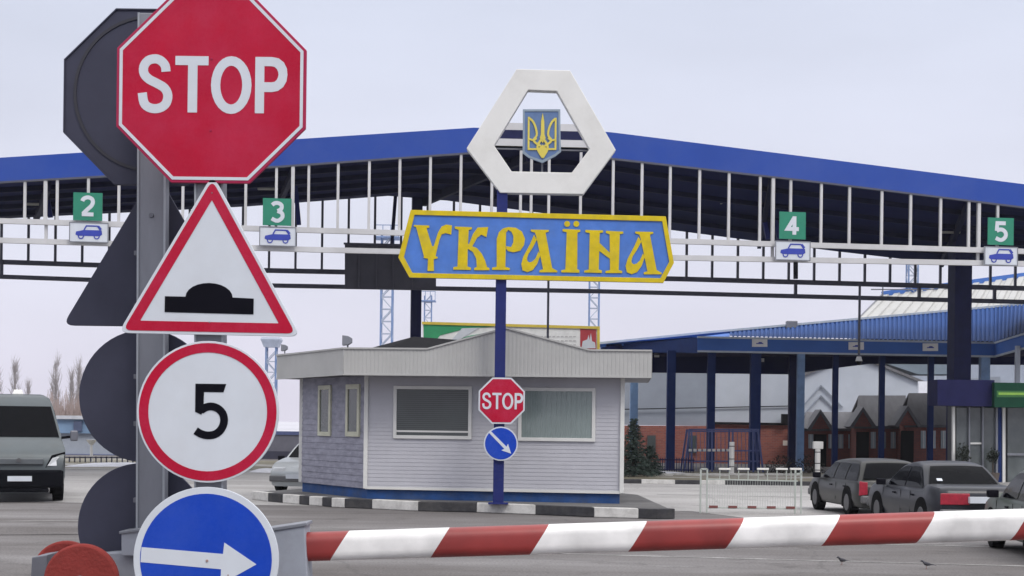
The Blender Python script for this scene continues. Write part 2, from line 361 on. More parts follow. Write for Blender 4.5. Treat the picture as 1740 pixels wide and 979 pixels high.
# ------------------------------------------------------------------ booth
t = thing('control_booth', 'grey clad control booth with gabled fascia and two wide windows on the striped island', 'booth', (-.5, 34, .2))
A = V(-3.24, 34.0, .2); B = V(2.38, 33.1, .2); E = V(-5.1, 37.1, .2); Cc = V(2.55, 37.0, .2); D = V(-3.2, 38.6, .2)
def wall_n(p, q):
    d = (q-p).normalized(); return V(d.y, -d.x, 0)
def lap_wall(mb, p, q, z0, z1, pitch=.085, amp=.007):
    n = wall_n(p, q); z = z0
    while z < z1-1e-4:
        zt = min(z+pitch, z1)
        a0, a1 = V(p.x, p.y, z)+n*amp, V(q.x, q.y, z)+n*amp; b0, b1 = V(p.x, p.y, zt), V(q.x, q.y, zt)
        mb.poly([a0, a1, b1, b0]); mb.poly([V(p.x, p.y, z), V(q.x, q.y, z), a1, a0]); z = zt
ZW = 2.93
mb = MB(); lap_wall(mb, A, B, .42, ZW); mb.poly([V(A.x, A.y, .42), V(B.x, B.y, .42), V(B.x, B.y, ZW), V(A.x, A.y, ZW)])
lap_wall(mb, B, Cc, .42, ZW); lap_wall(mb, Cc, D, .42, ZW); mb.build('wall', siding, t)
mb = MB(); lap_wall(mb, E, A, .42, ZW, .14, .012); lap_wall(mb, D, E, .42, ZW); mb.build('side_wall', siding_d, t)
mb = MB()
pl = [A, B, Cc, D, E]
cen = V(-1, 35.7, 0)
mb.prism([V(p.x, p.y, .43)-(p-cen).normalized()*.04 for p in pl], V(0, 0, -.24)); mb.build('plinth', plinth_b, t)
nAB = wall_n(A, B); nEA = wall_n(E, A)
for p in (A, B, E):
    n = V(-.25, -1, 0).normalized() if p is A else (V(.3, -1, 0).normalized() if p is B else V(-1, 0, 0))
    MB().box(V(p.x, p.y, (.42+ZW)/2)+n*.01, (.09, .09, ZW-.42)).build('corner_trim', trim_w, t, bevel=.008)
# skirting trim
mb = MB(); mb.bar(V(A.x, A.y, .44)+nAB*.03, V(B.x, B.y, .44)+nAB*.03, .03, .06); mb.build('skirting', trim_w, t)
def booth_window(n, p0, x0, x1, y0, y1, fw, frame_m, pane_m, dep=.05, blind=None):
    q = [hit(x0, y0, p0, n), hit(x1, y0, p0, n), hit(x1, y1, p0, n), hit(x0, y1, p0, n)]
    zt = (q[0].z+q[1].z)/2; zb = (q[2].z+q[3].z)/2
    l = V((q[0].x+q[3].x)/2, (q[0].y+q[3].y)/2, 0); r = V((q[1].x+q[2].x)/2, (q[1].y+q[2].y)/2, 0)
    d = (r-l).normalized(); up = V(0, 0, 1)
    o = [l+up*zb, r+up*zb, r+up*zt, l+up*zt]
    i = [l+d*fw+up*(zb+fw), r-d*fw+up*(zb+fw), r-d*fw+up*(zt-fw), l+d*fw+up*(zt-fw)]
    f = MB().strip([p+n*dep for p in o], [p+n*dep for p in i], -n*(dep+.01), True).build('window', frame_m, t, bevel=.006)
    MB().poly([p+n*.026 for p in i]).build('pane', pane_m, f)
    if blind:
        MB().prism([V(i[0].x, i[0].y, zb+fw+.07)+n*.029, V(i[1].x, i[1].y, zb+fw+.07)+n*.029, V(i[1].x, i[1].y, zb+fw+.11)+n*.029, V(i[0].x, i[0].y, zb+fw+.11)+n*.029], n*.004).build('blind_rail', trim_w, f)
        mb = MB()
        z = zb+fw+.14
        while z < zt-fw-.02:
            mb.prism([V(i[0].x, i[0].y, z)+n*.028, V(i[1].x, i[1].y, z)+n*.028, V(i[1].x, i[1].y, z+.012)+n*.028, V(i[0].x, i[0].y, z+.012)+n*.028], n*.003); z += .045
        mb.build('blind', mat('blind_grey', (.062, .072, .072), .5), f)
    else:
        return f, i, d, zb, zt
booth_window(nAB, A, 669, 802, 656, 746, .075, trim_w, glass_d, blind=1)
f, i, d, zb, zt = booth_window(nAB, A, 881, 1012, 659, 750, .075, trim_w, glass_g)
mb = MB(); u = .1; wlen = (i[1]-i[0]).length
while u < wlen-.05:
    p = i[0]+d*u+nAB*.029; mb.prism([p, p+d*.012, p+d*.012+V(0, 0, zt-zb-.17), p+V(0, 0, zt-zb-.17)], nAB*.002); u += .11
mb.build('curtain_pleat', mat('curtain', (.23, .275, .27), .6), f)
booth_window(nEA, E, 543, 564, 655, 741, .10, trim_c, glass_d)
booth_window(nEA, E, 590, 613, 653, 742, .11, trim_c, glass_d)
# ribbed fascia
FA = P(584, 600, 33.1); FA.z = 0; FB = P(1108, 600, 32.55); FB.z = 0; FE = P(471, 600, 37.2); FE.z = 0; FC = V(3.3, 37.4, 0); FD = V(-3.2, 39.2, 0)
def ribbed(mb, p, q, z0, zt, pitch=.085, amp=.006):
    d = q-p; Ln = d.length; n = wall_n(p, q); k = int(Ln/pitch)
    for j in range(k):
        for (u0, u1, o0, o1) in ((0, .55, amp, amp), (.55, .65, amp, 0), (.65, .9, 0, 0), (.9, 1, 0, amp)):
            a_, b_ = (j+u0)/k, (j+u1)/k
            pa, pb = p+d*a_, p+d*b_
            mb.poly([V(pa.x, pa.y, z0)+n*o0, V(pb.x, pb.y, z0)+n*o1, V(pb.x, pb.y, zt(b_))+n*o1, V(pa.x, pa.y, zt(a_))+n*o0])
Z0, Z1, ZP = 2.92, 3.49, 3.95
def gab(u):
    ua, up_, ub = .275, .53, .80
    if u < ua or u > ub: return Z1
    return Z1+(ZP-Z1)*((u-ua)/(up_-ua) if u < up_ else (ub-u)/(ub-up_))
mb = MB(); ribbed(mb, FA, FB, Z0, gab); ribbed(mb, FE, FA, Z0, lambda u: Z1+.03*(1-u)); ribbed(mb, FB, FC, Z0, lambda u: Z1); ribbed(mb, FD, FE, Z0, lambda u: Z1)
mb.build('fascia', fascia_g, t)
mb = MB()
nf = wall_n(FA, FB)
dAB = FB-FA
cap = [FA+V(0, 0, Z1), FA+dAB*.275+V(0, 0, Z1), FA+dAB*.53+V(0, 0, ZP), FA+dAB*.80+V(0, 0, Z1), FB+V(0, 0, Z1)]
for p, q in zip(cap, cap[1:]): mb.bar(p+nf*.0, q+nf*.0, .07, .035)
mb.bar(FE+V(0, 0, Z1), FA+V(0, 0, Z1), .07, .035); mb.bar(FA+V(0, 0, Z0), FB+V(0, 0, Z0), .06, .03); mb.bar(FE+V(0, 0, Z0), FA+V(0, 0, Z0), .06, .03)
mb.build('fascia_trim', fascia_g, t)
MB().poly([V(p.x, p.y, Z0+.02) for p in (FA, FB, FC, FD, FE)]).build('eaves', mat('eaves', (.2, .2, .22), .7), t)
mb = MB(); ra = V(-2.35, 36.2, 3.93); rb = V(1.2, 35.8, 3.70); base = [V(p.x, p.y, Z1-.42) for p in (FE, FA, FB, FC, FD)]
mb.poly([base[1], base[2], rb, ra]); mb.poly([base[2], base[3], rb]); mb.poly([base[3], base[4], ra, rb]); mb.poly([base[4], base[0], ra]); mb.poly([base[0], base[1], ra])
pk = FA+dAB*.53+V(0, 0, ZP-.03); pkb = pk+V(.2, 2.6, -.02)
mb.poly([FA+dAB*.275+V(0, .02, Z1-.02), pk+V(0, .02, 0), pkb]); mb.poly([pk+V(0, .02, 0), FA+dAB*.80+V(0, .02, Z1-.02), pkb])
mb.build('roof', roof_dark, t)

def floodlight(px, py, Y, label, sc=1.0, dirx=-1):
    p = P(px, py, Y)
    r = thing('floodlight', label, 'floodlight', (p.x, p.y, p.z-.28*sc), 'floodlights on the booth roof')
    b = r.location
    MB().bar(b+V(0, 0, 0), b+V(0, 0, .2*sc), .04*sc).build('bracket', galv_dark, r)
    MB().loft([[b+V(dirx*.18*sc+0*dx, dy*.13*sc, .30*sc+dz*.11*sc) if 0 else b+V(xx, dy*w_*sc, .30*sc+dz*w_*sc) for dx, dy, dz in ((0, -1, -1), (0, 1, -1), (0, 1, 1), (0, -1, 1))] for xx, w_ in ((-.14*sc, .14), (.02*sc, .12), (.12*sc, .06))]).build('housing', galv, r, bevel=.01)
floodlight(591, 580, 33.3, 'small grey floodlight standing on the booth roof corner', .8)
floodlight(484, 592, 37.0, 'smaller dark lamp at the far left end of the booth roof', .6)

# ------------------------------------------------------------------ pole with emblem and country sign
YP = 32.2
pb = G(847, 872); 
pt = thing('blue_pole', 'tall dark blue steel pole in front of the booth carrying the hexagonal emblem', 'pole', (P(847, 850, YP).x, YP, .2))
bx = P(846.5, 850, YP); tx = P(853.5, 320, YP)
pm = MB().bar(V(bx.x, YP+.12, .2), V(tx.x, YP+.12, tx.z), .225, .16); pm.build('shaft', pole_blue, pt, bevel=.012)
MB().box((bx.x, YP+.12, .215), (.42, .36, .03)).build('base_plate', pole_blue, pt, bevel=.005)
# country sign
def pxfr(x0, y0, sc, Y):  # crop coordinates -> plane at depth Y facing the road
    def fn(a_, b_, c=0):
        p = P(x0+a_/sc, y0+b_/sc, Y); p.y -= c; return p
    fn.n = V(0, -1, 0); return fn
fr = pxfr(0, 0, 1, YP)
sp = P(852, 478, YP)
st = thing('country_sign', 'long blue and yellow sign lettered УКРАЇНА on the blue pole', 'sign', (sp.x, YP, sp.z))
outer = [(698, 357), (1131, 368), (1145, 447), (1127, 481), (696, 472), (677, 438)]
innr = [(704.5, 365.5), (1125, 376.5), (1137, 445), (1122, 473), (701, 464), (686.5, 437)]
plate(fr, outer, -.06, 0).build('panel', ukr_blue, st)
ring(MB(), fr, outer, innr, 0.001, .03).build('border', sign_yellow, st, bevel=.006)
FL = pxfr(670, 345, 6.525, YP); FRr = pxfr(910, 345, 6.525, YP)
def letter(fn, pts): plate(fn, pts, .001, .02).build('letter', sign_yellow, st)
letter(FL, [(218,245),(388,250),(388,274),(358,280),(420,480),(438,480),(485,330),(525,262),(575,240),(640,250),(632,352),(570,335),(525,350),(498,420),(458,590),(482,600),(480,614),(438,625),(440,755),(368,755),(374,620),(325,610),(328,590),(242,268),(218,262)])
letter(FL, [(672,262),(860,270),(860,292),(826,300),(818,462),(832,450),(872,345),(925,272),(1042,268),(1022,380),(965,352),(918,388),(865,482),(915,500),(968,560),(1008,640),(1028,712),(1055,722),(1055,746),(885,746),(885,722),(915,710),(908,620),(872,545),(815,508),(812,705),(850,718),(850,744),(655,740),(655,712),(700,705),(715,300),(672,285)])
mb = MB()
for pts in ([(1135,400),(1160,325),(1205,284),(1240,330),(1240,340),(1232,710),(1280,722),(1280,745),(1085,742),(1085,718),(1135,708)],
            [(1206,283),(1265,268),(1345,275),(1415,318),(1450,400),(1438,470),(1395,532),(1320,548),(1262,535),(1241,510),(1241,480),(1295,488),(1318,440),(1320,370),(1300,322),(1265,300),(1241,328)]):
    mb.prism([FL(x, y, .02) for x, y in pts], V(0, .019, 0))
mb.build('letter', sign_yellow, st)
Aleg = [(1105,318),(1305,322),(1303,342),(1268,352),(1342,745),(1398,775),(1398,792),(1200,792),(1200,770),(1240,758),(1185,490),(1165,400),(1150,352),(1105,338)]
Ao = [(1140,375),(1095,480),(1020,620),(998,700),(1012,770),(1065,790),(1125,768),(1175,700),(1212,600)]
Ai = [(1172,430),(1125,520),(1078,590),(1062,640),(1068,668),(1090,682),(1120,672),(1155,640),(1190,560)]
for dx, dy in ((-1157, -22), (0, 0)):
    mb = MB(); mb.prism([FRr(x+dx, y+dy, .02) for x, y in Aleg], V(0, .019, 0))
    mb.strip([FRr(x+dx, y+dy, .022) for x, y in Ao], [FRr(x+dx, y+dy, .022) for x, y in Ai], V(0, .019, 0)); mb.build('letter', sign_yellow, st)
mb = MB().prism([FRr(x, y, .02) for x, y in [(300,290),(495,298),(495,320),(465,330),(462,735),(485,745),(485,775),(285,770),(285,748),(330,738),(345,325),(300,315)]], V(0, .019, 0))
for cx_ in (350, 452): mb.prism([FRr(x, y, .02) for x, y in ngon(33, 14, 0, cx_, 233)], V(0, .019, 0))
mb.build('letter', sign_yellow, st)
mb = MB()
for pts in ([(553,300),(748,305),(748,328),(712,335),(700,740),(735,750),(735,777),(540,772),(540,750),(590,740),(600,335),(553,325)],
            [(780,310),(972,318),(972,340),(935,348),(922,745),(960,755),(960,778),(775,778),(775,755),(825,745),(820,348),(780,335)]):
    mb.prism([FRr(x, y, .02) for x, y in pts], V(0, .019, 0))
mb.prism([FRr(x, y, .017) for x, y in [(705,440),(826,555),(824,620),(703,530)]], V(0, .016, 0)); mb.build('letter', sign_yellow, st)
# hexagonal emblem frame
FH = pxfr(780, 105, 4.079, YP)
ep = P(855, 330, YP)
et = thing('hexagon_frame', 'big white hexagonal frame on top of the blue pole around the trident shield', 'emblem frame', (ep.x, YP, ep.z))
ho = [(400,50),(770,60),(1087,612),(862,918),(285,908),(52,600)]; hi = [(478,195),(678,203),(905,605),(782,768),(365,760),(243,580)]
ring(MB(), FH, ho, hi, -.26, 0).build('ring', emblem_white, et, bevel=.012)
mb = MB()
for x0, y0, x1, y1 in ((243, 560, 905, 568),):
    mb.bar(FH(243, 590, -.2), FH(905, 605, -.2), .03, .03)
mb.build('crossbar', galv_dark, et)
FS = pxfr(870, 170, 8.16, YP+.02)
sh = thing('trident_shield', 'blue shield with yellow trident hanging inside the white hexagonal frame', 'coat of arms', FS(420, 870))
so_ = [(150,130),(670,130),(674,560),(682,715),(600,782),(420,872),(230,800),(145,735),(150,560)]
si_ = [(178,160),(642,160),(646,560),(652,700),(588,755),(420,838),(242,775),(175,715),(180,560)]
plate(FS, so_, -.05, 0).build('panel', emb_blue, sh)
ring(MB(), FS, so_, si_, .001, .015).build('rim', emb_trim, sh)
mb = MB()
def tr(pts, w_, k=4, c=.016): rib(mb, FS, smoothpts(pts, k) if k else pts, w_, .001, c)
tr([(233, 235), (229, 688)], 26, 0); tr([(606, 250), (602, 688)], 26, 0, .018)
tr([(218, 683), (612, 683)], 24, 0, .020)
mb.prism([FS(x, y, .022) for x, y in [(425,180),(448,300),(450,480),(465,530),(425,600),(385,530),(400,480),(402,300)]], V(0, .02, 0))
tr([(240, 255), (290, 300), (330, 390), (342, 490), (300, 560), (345, 610), (400, 640)], 28, 4, .023)
tr([(600, 262), (555, 305), (515, 390), (502, 490), (545, 560), (500, 610), (450, 640)], 28, 4, .0235)
tr([(235, 540), (300, 560), (340, 530)], 24, 3, .024); tr([(605, 550), (545, 560), (500, 530)], 24, 3, .0245)
tr([(425, 530), (365, 610), (360, 690), (425, 800)], 30, 4, .025); tr([(425, 530), (480, 610), (490, 690), (425, 800)], 30, 4, .0255)
mb.prism([FS(x, y, .021) for x, y in [(425,620),(480,670),(455,750),(425,815),(395,750),(370,670)]], V(0, .019, 0))
mb.build('trident', emb_yel, sh)
MB().bar(FS(420, 480, -.16), FS(420, 1100, -.16), .04).build('hanger', galv_dark, sh)

# ------------------------------------------------------------------ STOP lettering
def stop_letters(mb, fn, ox, oy, kx, ky, c0, c1, thin=1.0):
    def T(p): return (ox+(p[0]-870)*kx, oy+(p[1]-393)*ky)
    class W:
        n = fn.n
        def __call__(s, a_, b_, c=0): return fn(a_, b_, c)
    f2 = W()
    Sx = smoothpts([(382,262),(372,200),(330,150),(270,128),(192,148),(147,212),(152,288),(205,345),(290,388),(370,438),(404,512),(388,592),(340,638),(270,655),(198,638),(152,590),(134,488)], 3)
    Aa, Bb = ribbon2(Sx, 96*thin)
    off = fn.n*(c0-c1)
    mb.strip([f2(*T(p), c1) for p in Aa], [f2(*T(p), c1) for p in Bb], off)
    h = 50*thin
    for x0, y0, x1, y1 in ((480, 95, 830, 95+96*thin), (664-h, 95+96*thin, 664+h, 690), (1420-96*thin, 95, 1420, 690)):
        mb.prism([f2(*T(p), c1) for p in ((x0, y0), (x1, y0), (x1, y1), (x0, y1))], off)
    O = ngon(214, 28, 0, 1072, 396, 305); I = ngon(214-98*thin, 28, 0, 1072, 396, 305-100*thin)
    mb.strip([f2(*T(p), c1) for p in O], [f2(*T(p), c1) for p in I], off, True)
    po = [(1420,95),(1500,95),(1570,108),(1625,150),(1658,215),(1664,282),(1654,350),(1620,412),(1565,452),(1500,465),(1420,465)]
    pi = [(1420,192),(1500,192),(1530,200),(1552,222),(1566,250),(1570,280),(1564,310),(1550,338),(1528,356),(1500,362),(1420,362)]
    mb.strip([f2(*T(p), c1) for p in po], [f2(*T(p), c1) for p in pi], off)

YS = 7.43; SC = F/YS
def face_frame(px, py, Y, tilt=0):
    o = P(px, py, Y); c_, s_ = math.cos(tilt), math.sin(tilt)
    return Fr(o, V(c_, 0, -s_), V(s_, 0, c_), V(0, -1, 0))
def octo(r): return ngon(r/math.cos(math.pi/8), 8, math.pi/8)
# big STOP
r_ = 161/SC
fr = face_frame(359, 150, YS)
t = thing('stop_sign', 'large red octagonal STOP sign at the top of the front steel post', 'sign', fr(0, -r_))
plate(fr, octo(r_), -.022, 0).build('plate', sign_rim, t, bevel=.003)
plate(fr, octo(r_-.022), .0005, .0015).build('face', sign_red, t)
ring(MB(), fr, octo(r_-.014), octo(r_-.029), .0016, .0028).build('border', sign_white, t)
class Dn:
    def __init__(s, f, k): s.f, s.k, s.n = f, k, f.n
    def __call__(s, a_, b_, c=0): return s.f(a_*s.k, -b_*s.k, c)
mb = MB(); k = 1/SC
stop_letters(mb, Dn(fr, k), 1.5, -6.0, 1/6.214, 1/6.214, .0017, .003)
mb.build('lettering', sign_white, t)
mb = MB()
for y in (-50, 72): mb.cone(fr(0, -y*k, .0017), fr(0, -y*k, .006), .006, .005, 8)
mb.build('rivet', sign_rim, t)
# triangle
fr = face_frame(357.5, 471, YS, R(.45))
def tri(inset):
    s_ = (284/2+13)/SC; hgt = 270/SC
    a_, b_, c_ = Vector((-s_, -98/SC)), Vector((s_, -98/SC)), Vector((0, 175/SC))
    P_ = [a_, b_, c_]; cen_ = (a_+b_+c_)/3; out_ = []
    rin = 1.0
    # offset lines inwards
    import itertools
    res = []
    for i_ in range(3):
        p0, p1, p2 = P_[i_-1], P_[i_], P_[(i_+1) % 3]
        e1 = (p1-p0).normalized(); e2 = (p2-p1).normalized()
        n1 = Vector((-e1.y, e1.x)); n2 = Vector((-e2.y, e2.x))
        den = e1.x*e2.y-e1.y*e2.x
        q1 = p0+n1*inset; q2 = p1+n2*inset
        tt = ((q2.x-q1.x)*e2.y-(q2.y-q1.y)*e2.x)/den
        res.append(tuple(q1+e1*tt))
    return res
t = thing('warning_sign', 'triangular red bordered warning sign with black speed hump on the front post', 'sign', fr(0, -98/SC))
plate(fr, roundpoly(tri(0), .032), -.02, 0).build('plate', sign_white, t, bevel=.002)
ring(MB(), fr, roundpoly(tri(.014), .024), roundpoly(tri(.062), .003), .0006, .002).build('border', sign_red, t)
kk = 1/SC
pts = [(281-357.5, 471-532), (432-357.5, 471-533), (432-357.5, 471-506), (400-357.5, 471-505)]
for j in range(13):
    a_ = math.pi*j/12; pts.append((356-357.5+40*math.cos(a_), 471-505+24*math.sin(a_)))
pts += [(281-357.5, 471-505)]
plate(fr, [(a_*kk, b_*kk) for a_, b_ in pts], .0006, .0022).build('hump_symbol', sign_black, t)
MB().cone(fr(0, 150*kk-.02, .0006), fr(0, 150*kk-.02, .005), .004, .003, 8).cone(fr(0, -77*kk, .0006), fr(0, -77*kk, .005), .004, .003, 8).build('rivet', galv_dark, t)
# speed circle
fr = face_frame(353, 700, YS)
t = thing('speed_sign', 'round red ringed speed limit sign with black figure 5 on the front post', 'sign', fr(0, -120*kk))
plate(fr, ngon(120.5*kk, 64), -.02, 0).build('plate', sign_white, t, bevel=.002)
ring(MB(), fr, ngon(117*kk, 64), ngon(101*kk, 64), .0006, .002).build('ring', sign_red, t)
mb = MB(); D5 = Dn(fr, kk)
def d5(x, y, c): return fr((320+x/8.16-353)*kk, -(640+y/8.16-700)*kk, c)
mb.prism([d5(x, y, .002) for x, y in [(95,100),(522,100),(485,215),(215,215),(212,400),(240,440),(180,530),(95,490)]], V(0, .0012, 0))
A_, B_ = ribbon2(smoothpts([(175,470),(250,424),(340,415),(430,455),(488,535),(495,640),(450,740),(370,800),(270,815),(180,795),(105,752)], 3), 108)
mb.strip([d5(*p, .0023) for p in A_], [d5(*p, .0023) for p in B_], V(0, .0012, 0)); mb.build('digit', sign_black, t)
# blue arrow
fr = face_frame(350, 951, YS)
t = thing('direction_sign', 'large round blue sign with white right arrow at the bottom of the front post', 'sign', fr(0, -123*kk))
plate(fr, ngon(123.5*kk, 64), -.02, 0).build('plate', sign_white, t, bevel=.002)
plate(fr, ngon(112*kk, 64), .0006, .0018).build('face', sign_blue, t)
ap = [(240.5,931),(379,941),(381,921.6),(436,958),(375,993),(376,967),(239,956.5)]
plate(fr, [((x-350)*kk, (951-y)*kk) for x, y in ap], .0019, .003).build('arrow', sign_white, t)
MB().cone(fr(2*kk, -2*kk, .003), fr(2*kk, -2*kk, .007), .007, .006, 10).cone(fr(38*kk, -26*kk, .003), fr(38*kk, -26*kk, .006), .004, .003, 8).build('bolt', mat('rust', (.30, .20, .18), .8), t)
# small STOP + arrow on the blue pole
YB = YP-.03
fr = face_frame(852.5, 681, YB); k2 = YB/F
t = thing('stop_sign', 'small red octagonal STOP sign halfway up the blue pole before the booth', 'sign', fr(0, -39*k2))
plate(fr, octo(39.3*k2), -.02, 0).build('plate', sign_white, t)
plate(fr, octo(36.6*k2), .0006, .006).build('face', sign_red, t)
mb = MB(); stop_letters(mb, Dn(fr, k2), 1.3, .6, .0444, .0465, .0061, .012, .88); mb.build('lettering', sign_white, t)
fr = face_frame(851, 754, YB)
t = thing('direction_sign', 'small round blue sign with diagonal white arrow below the STOP sign on the blue pole', 'sign', fr(0, -28*k2))
plate(fr, ngon(29*k2, 40), -.02, 0).build('plate', sign_white, t)
plate(fr, ngon(26.8*k2, 40), .0006, .006).build('face', sign_blue, t)
d2 = Vector((1, -1)).normalized(); n2 = Vector((1, 1)).normalized(); p0 = Vector((-19, 20)); 
ar = [p0+n2*2.2, p0+d2*38+n2*2.6, p0+d2*36+n2*8, p0+d2*52, p0+d2*36-n2*8, p0+d2*38-n2*2.6, p0-n2*2.2]
plate(fr, [(p.x*k2, p.y*k2) for p in ar], .0061, .011).build('arrow', sign_white, t)

# ------------------------------------------------------------------ posts of the foreground signs
def channel_post(name, label, x0, x1, ytop, Y, dep, m, ybx):
    top = P((x0+x1)/2, ytop, Y); w_ = (x1-x0)*Y/F; bot = P(ybx, 979, Y); 
    slope = (bot.x-top.x)/(bot.z-top.z); bxx = top.x+slope*(0-top.z)
    r = thing(name, label, 'post', (bxx, Y, 0))
    o_ = []
    for q, z in ((V(bxx, Y, 0), 0), (V(top.x, Y, 0), top.z)):
        x = q.x
        o_.append([V(x-w_/2, Y, z), V(x+w_/2, Y, z), V(x+w_/2, Y+dep, z), V(x+w_/2-.012, Y+dep, z), V(x+w_/2-.012, Y+.012, z), V(x-w_/2+.012, Y+.012, z), V(x-w_/2+.012, Y+dep, z), V(x-w_/2, Y+dep, z)])
    MB().loft(o_).build('channel', m, r, bevel=.004)
    mb = MB()
    for sg in (-1, 1):
        mb.bar(V(bxx+sg*(w_/2-.006), Y-.003, 0), V(top.x+sg*(w_/2-.006), Y-.003, top.z), .010, .006)
    mb.build('flange', mat('flange_highlight', (.32, .34, .37), .45, metal=.3), r)  # pale strips along the flanges paint in the edge highlights
    mb = MB()
    z = .5
    while z < top.z-.1:
        x = bxx+slope*z; mb.cone(V(x, Y-.001, z), V(x, Y-.008, z), .014, .012, 10); z += .82
    mb.build('bolt', galv_dark, r)
    return r
channel_post('sign_post', 'grey steel channel post holding the four signs that face the road', 330, 380, 20, 7.47, .09, galv, 331+24)
bpost = channel_post('sign_post', 'bare grey steel channel post in front of the dark backs of four signs', 234, 283, 22, 7.95, .08, galv, 231+24)

# backs of the four signs facing away
YK = 8.10; kb_ = YK/F
def back_frame(px, py): return Fr(P(px, py, YK), V(1, 0, 0), V(0, 0, 1), V(0, -1, 0))
fr = back_frame(258, 165)
t = thing('stop_sign', 'dark grey back of an octagonal sign behind the large STOP sign', 'sign', fr(0, -.47), 'signs seen from behind')
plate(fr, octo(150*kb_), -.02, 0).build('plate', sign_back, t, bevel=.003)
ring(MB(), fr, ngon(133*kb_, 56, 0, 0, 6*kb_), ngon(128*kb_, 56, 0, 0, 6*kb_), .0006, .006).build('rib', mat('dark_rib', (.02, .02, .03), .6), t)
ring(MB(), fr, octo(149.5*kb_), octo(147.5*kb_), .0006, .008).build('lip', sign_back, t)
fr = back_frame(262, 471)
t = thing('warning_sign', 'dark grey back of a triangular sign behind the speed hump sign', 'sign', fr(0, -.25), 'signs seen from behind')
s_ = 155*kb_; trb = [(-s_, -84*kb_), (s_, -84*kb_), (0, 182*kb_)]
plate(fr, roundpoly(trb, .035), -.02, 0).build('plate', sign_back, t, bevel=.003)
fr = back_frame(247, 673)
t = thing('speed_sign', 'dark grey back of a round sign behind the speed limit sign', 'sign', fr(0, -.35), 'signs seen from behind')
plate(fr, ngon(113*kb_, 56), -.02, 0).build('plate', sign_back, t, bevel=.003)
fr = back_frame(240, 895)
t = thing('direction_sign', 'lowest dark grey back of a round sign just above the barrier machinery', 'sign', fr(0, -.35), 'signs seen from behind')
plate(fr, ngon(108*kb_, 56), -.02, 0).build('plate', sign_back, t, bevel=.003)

for y_ in (95, 225, 430, 520, 640, 720, 850):
    x_ = 258-3*(y_-20)/900
    MB().prism([P(x_-29, y_-4, 7.99), P(x_+29, y_-4, 7.99), P(x_+29, y_+4, 7.99), P(x_-29, y_+4, 7.99)], V(0, .09, 0)).build('clamp', galv_dark, bpost, bevel=.002)
# ------------------------------------------------------------------ barrier
m = bpy.data.materials.new('barrier_stripes'); m.use_nodes = True; n = m.node_tree.nodes; l = m.node_tree.links; b = n['Principled BSDF']
b.inputs['Roughness'].default_value = .42
tcn = n.new('ShaderNodeTexCoord'); sp_ = n.new('ShaderNodeSeparateXYZ'); l.new(tcn.outputs['Object'], sp_.inputs[0])
ma = n.new('ShaderNodeMath'); ma.operation = 'MULTIPLY_ADD'; ma.inputs[1].default_value = -.62; l.new(sp_.outputs['Z'], ma.inputs[0]); l.new(sp_.outputs['X'], ma.inputs[2])
dv = n.new('ShaderNodeMath'); dv.operation = 'DIVIDE'; dv.inputs[1].default_value = 1.015; l.new(ma.outputs[0], dv.inputs[0])
frn = n.new('ShaderNodeMath'); frn.operation = 'FRACT'; l.new(dv.outputs[0], frn.inputs[0])
wv = n.new('ShaderNodeMath'); wv.operation = 'GREATER_THAN'; wv.inputs[1].default_value = .5; l.new(frn.outputs[0], wv.inputs[0])
nz_ = n.new('ShaderNodeTexNoise'); nz_.inputs['Scale'].default_value = 4; nz_.inputs['Detail'].default_value = 7; l.new(tcn.outputs['Object'], nz_.inputs['Vector'])
mr_ = n.new('ShaderNodeMapRange'); mr_.inputs['From Min'].default_value = .35; mr_.inputs['From Max'].default_value = .7; mr_.inputs['To Min'].default_value = 1.06; mr_.inputs['To Max'].default_value = .68; l.new(nz_.outputs['Fac'], mr_.inputs['Value'])
mx_ = n.new('ShaderNodeMix'); mx_.data_type = 'RGBA'; l.new(wv.outputs[0], mx_.inputs[0]); mx_.inputs[6].default_value = (.78, .77, .76, 1); mx_.inputs[7].default_value = (.27, .03, .028, 1)
hs_ = n.new('ShaderNodeHueSaturation'); l.new(mx_.outputs[2], hs_.inputs['Color']); l.new(mr_.outputs[0], hs_.inputs['Value']); l.new(hs_.outputs[0], b.inputs['Base Color'])
stripes = m
bt = thing('barrier_gate', 'road barrier with long red and white striped arm and red counterweight discs', 'barrier', (-1.7, 7.95, 0))
aL = P(523, 929, 7.95); aR = P(1740, 891, 8.3); dA = (aR-aL)
aE = aL+dA*1.45
arm_root = aL-dA.normalized()*.12
mb = MB(); ex = dA.normalized(); ez = (V(0, 0, 1)-ex*ex.z).normalized(); ey = ez.cross(ex)
def rrect(c, hw, hh, r, k=5):
    pts = []
    for sx_, sz_, a0 in ((1, 1, 0), (-1, 1, 90), (-1, -1, 180), (1, -1, 270)):
        for j in range(k+1):
            a_ = R(a0+90*j/k); pts.append(c+ey*((hw-r)*sx_+r*math.cos(a_))+ez*((hh-r)*sz_+r*math.sin(a_)))
    return pts
mb.loft([rrect(arm_root, .06, .075, .05), rrect(aE, .07, .0885, .06)])
arm = mb.build('arm', stripes, bt, smooth=True, ang=50)
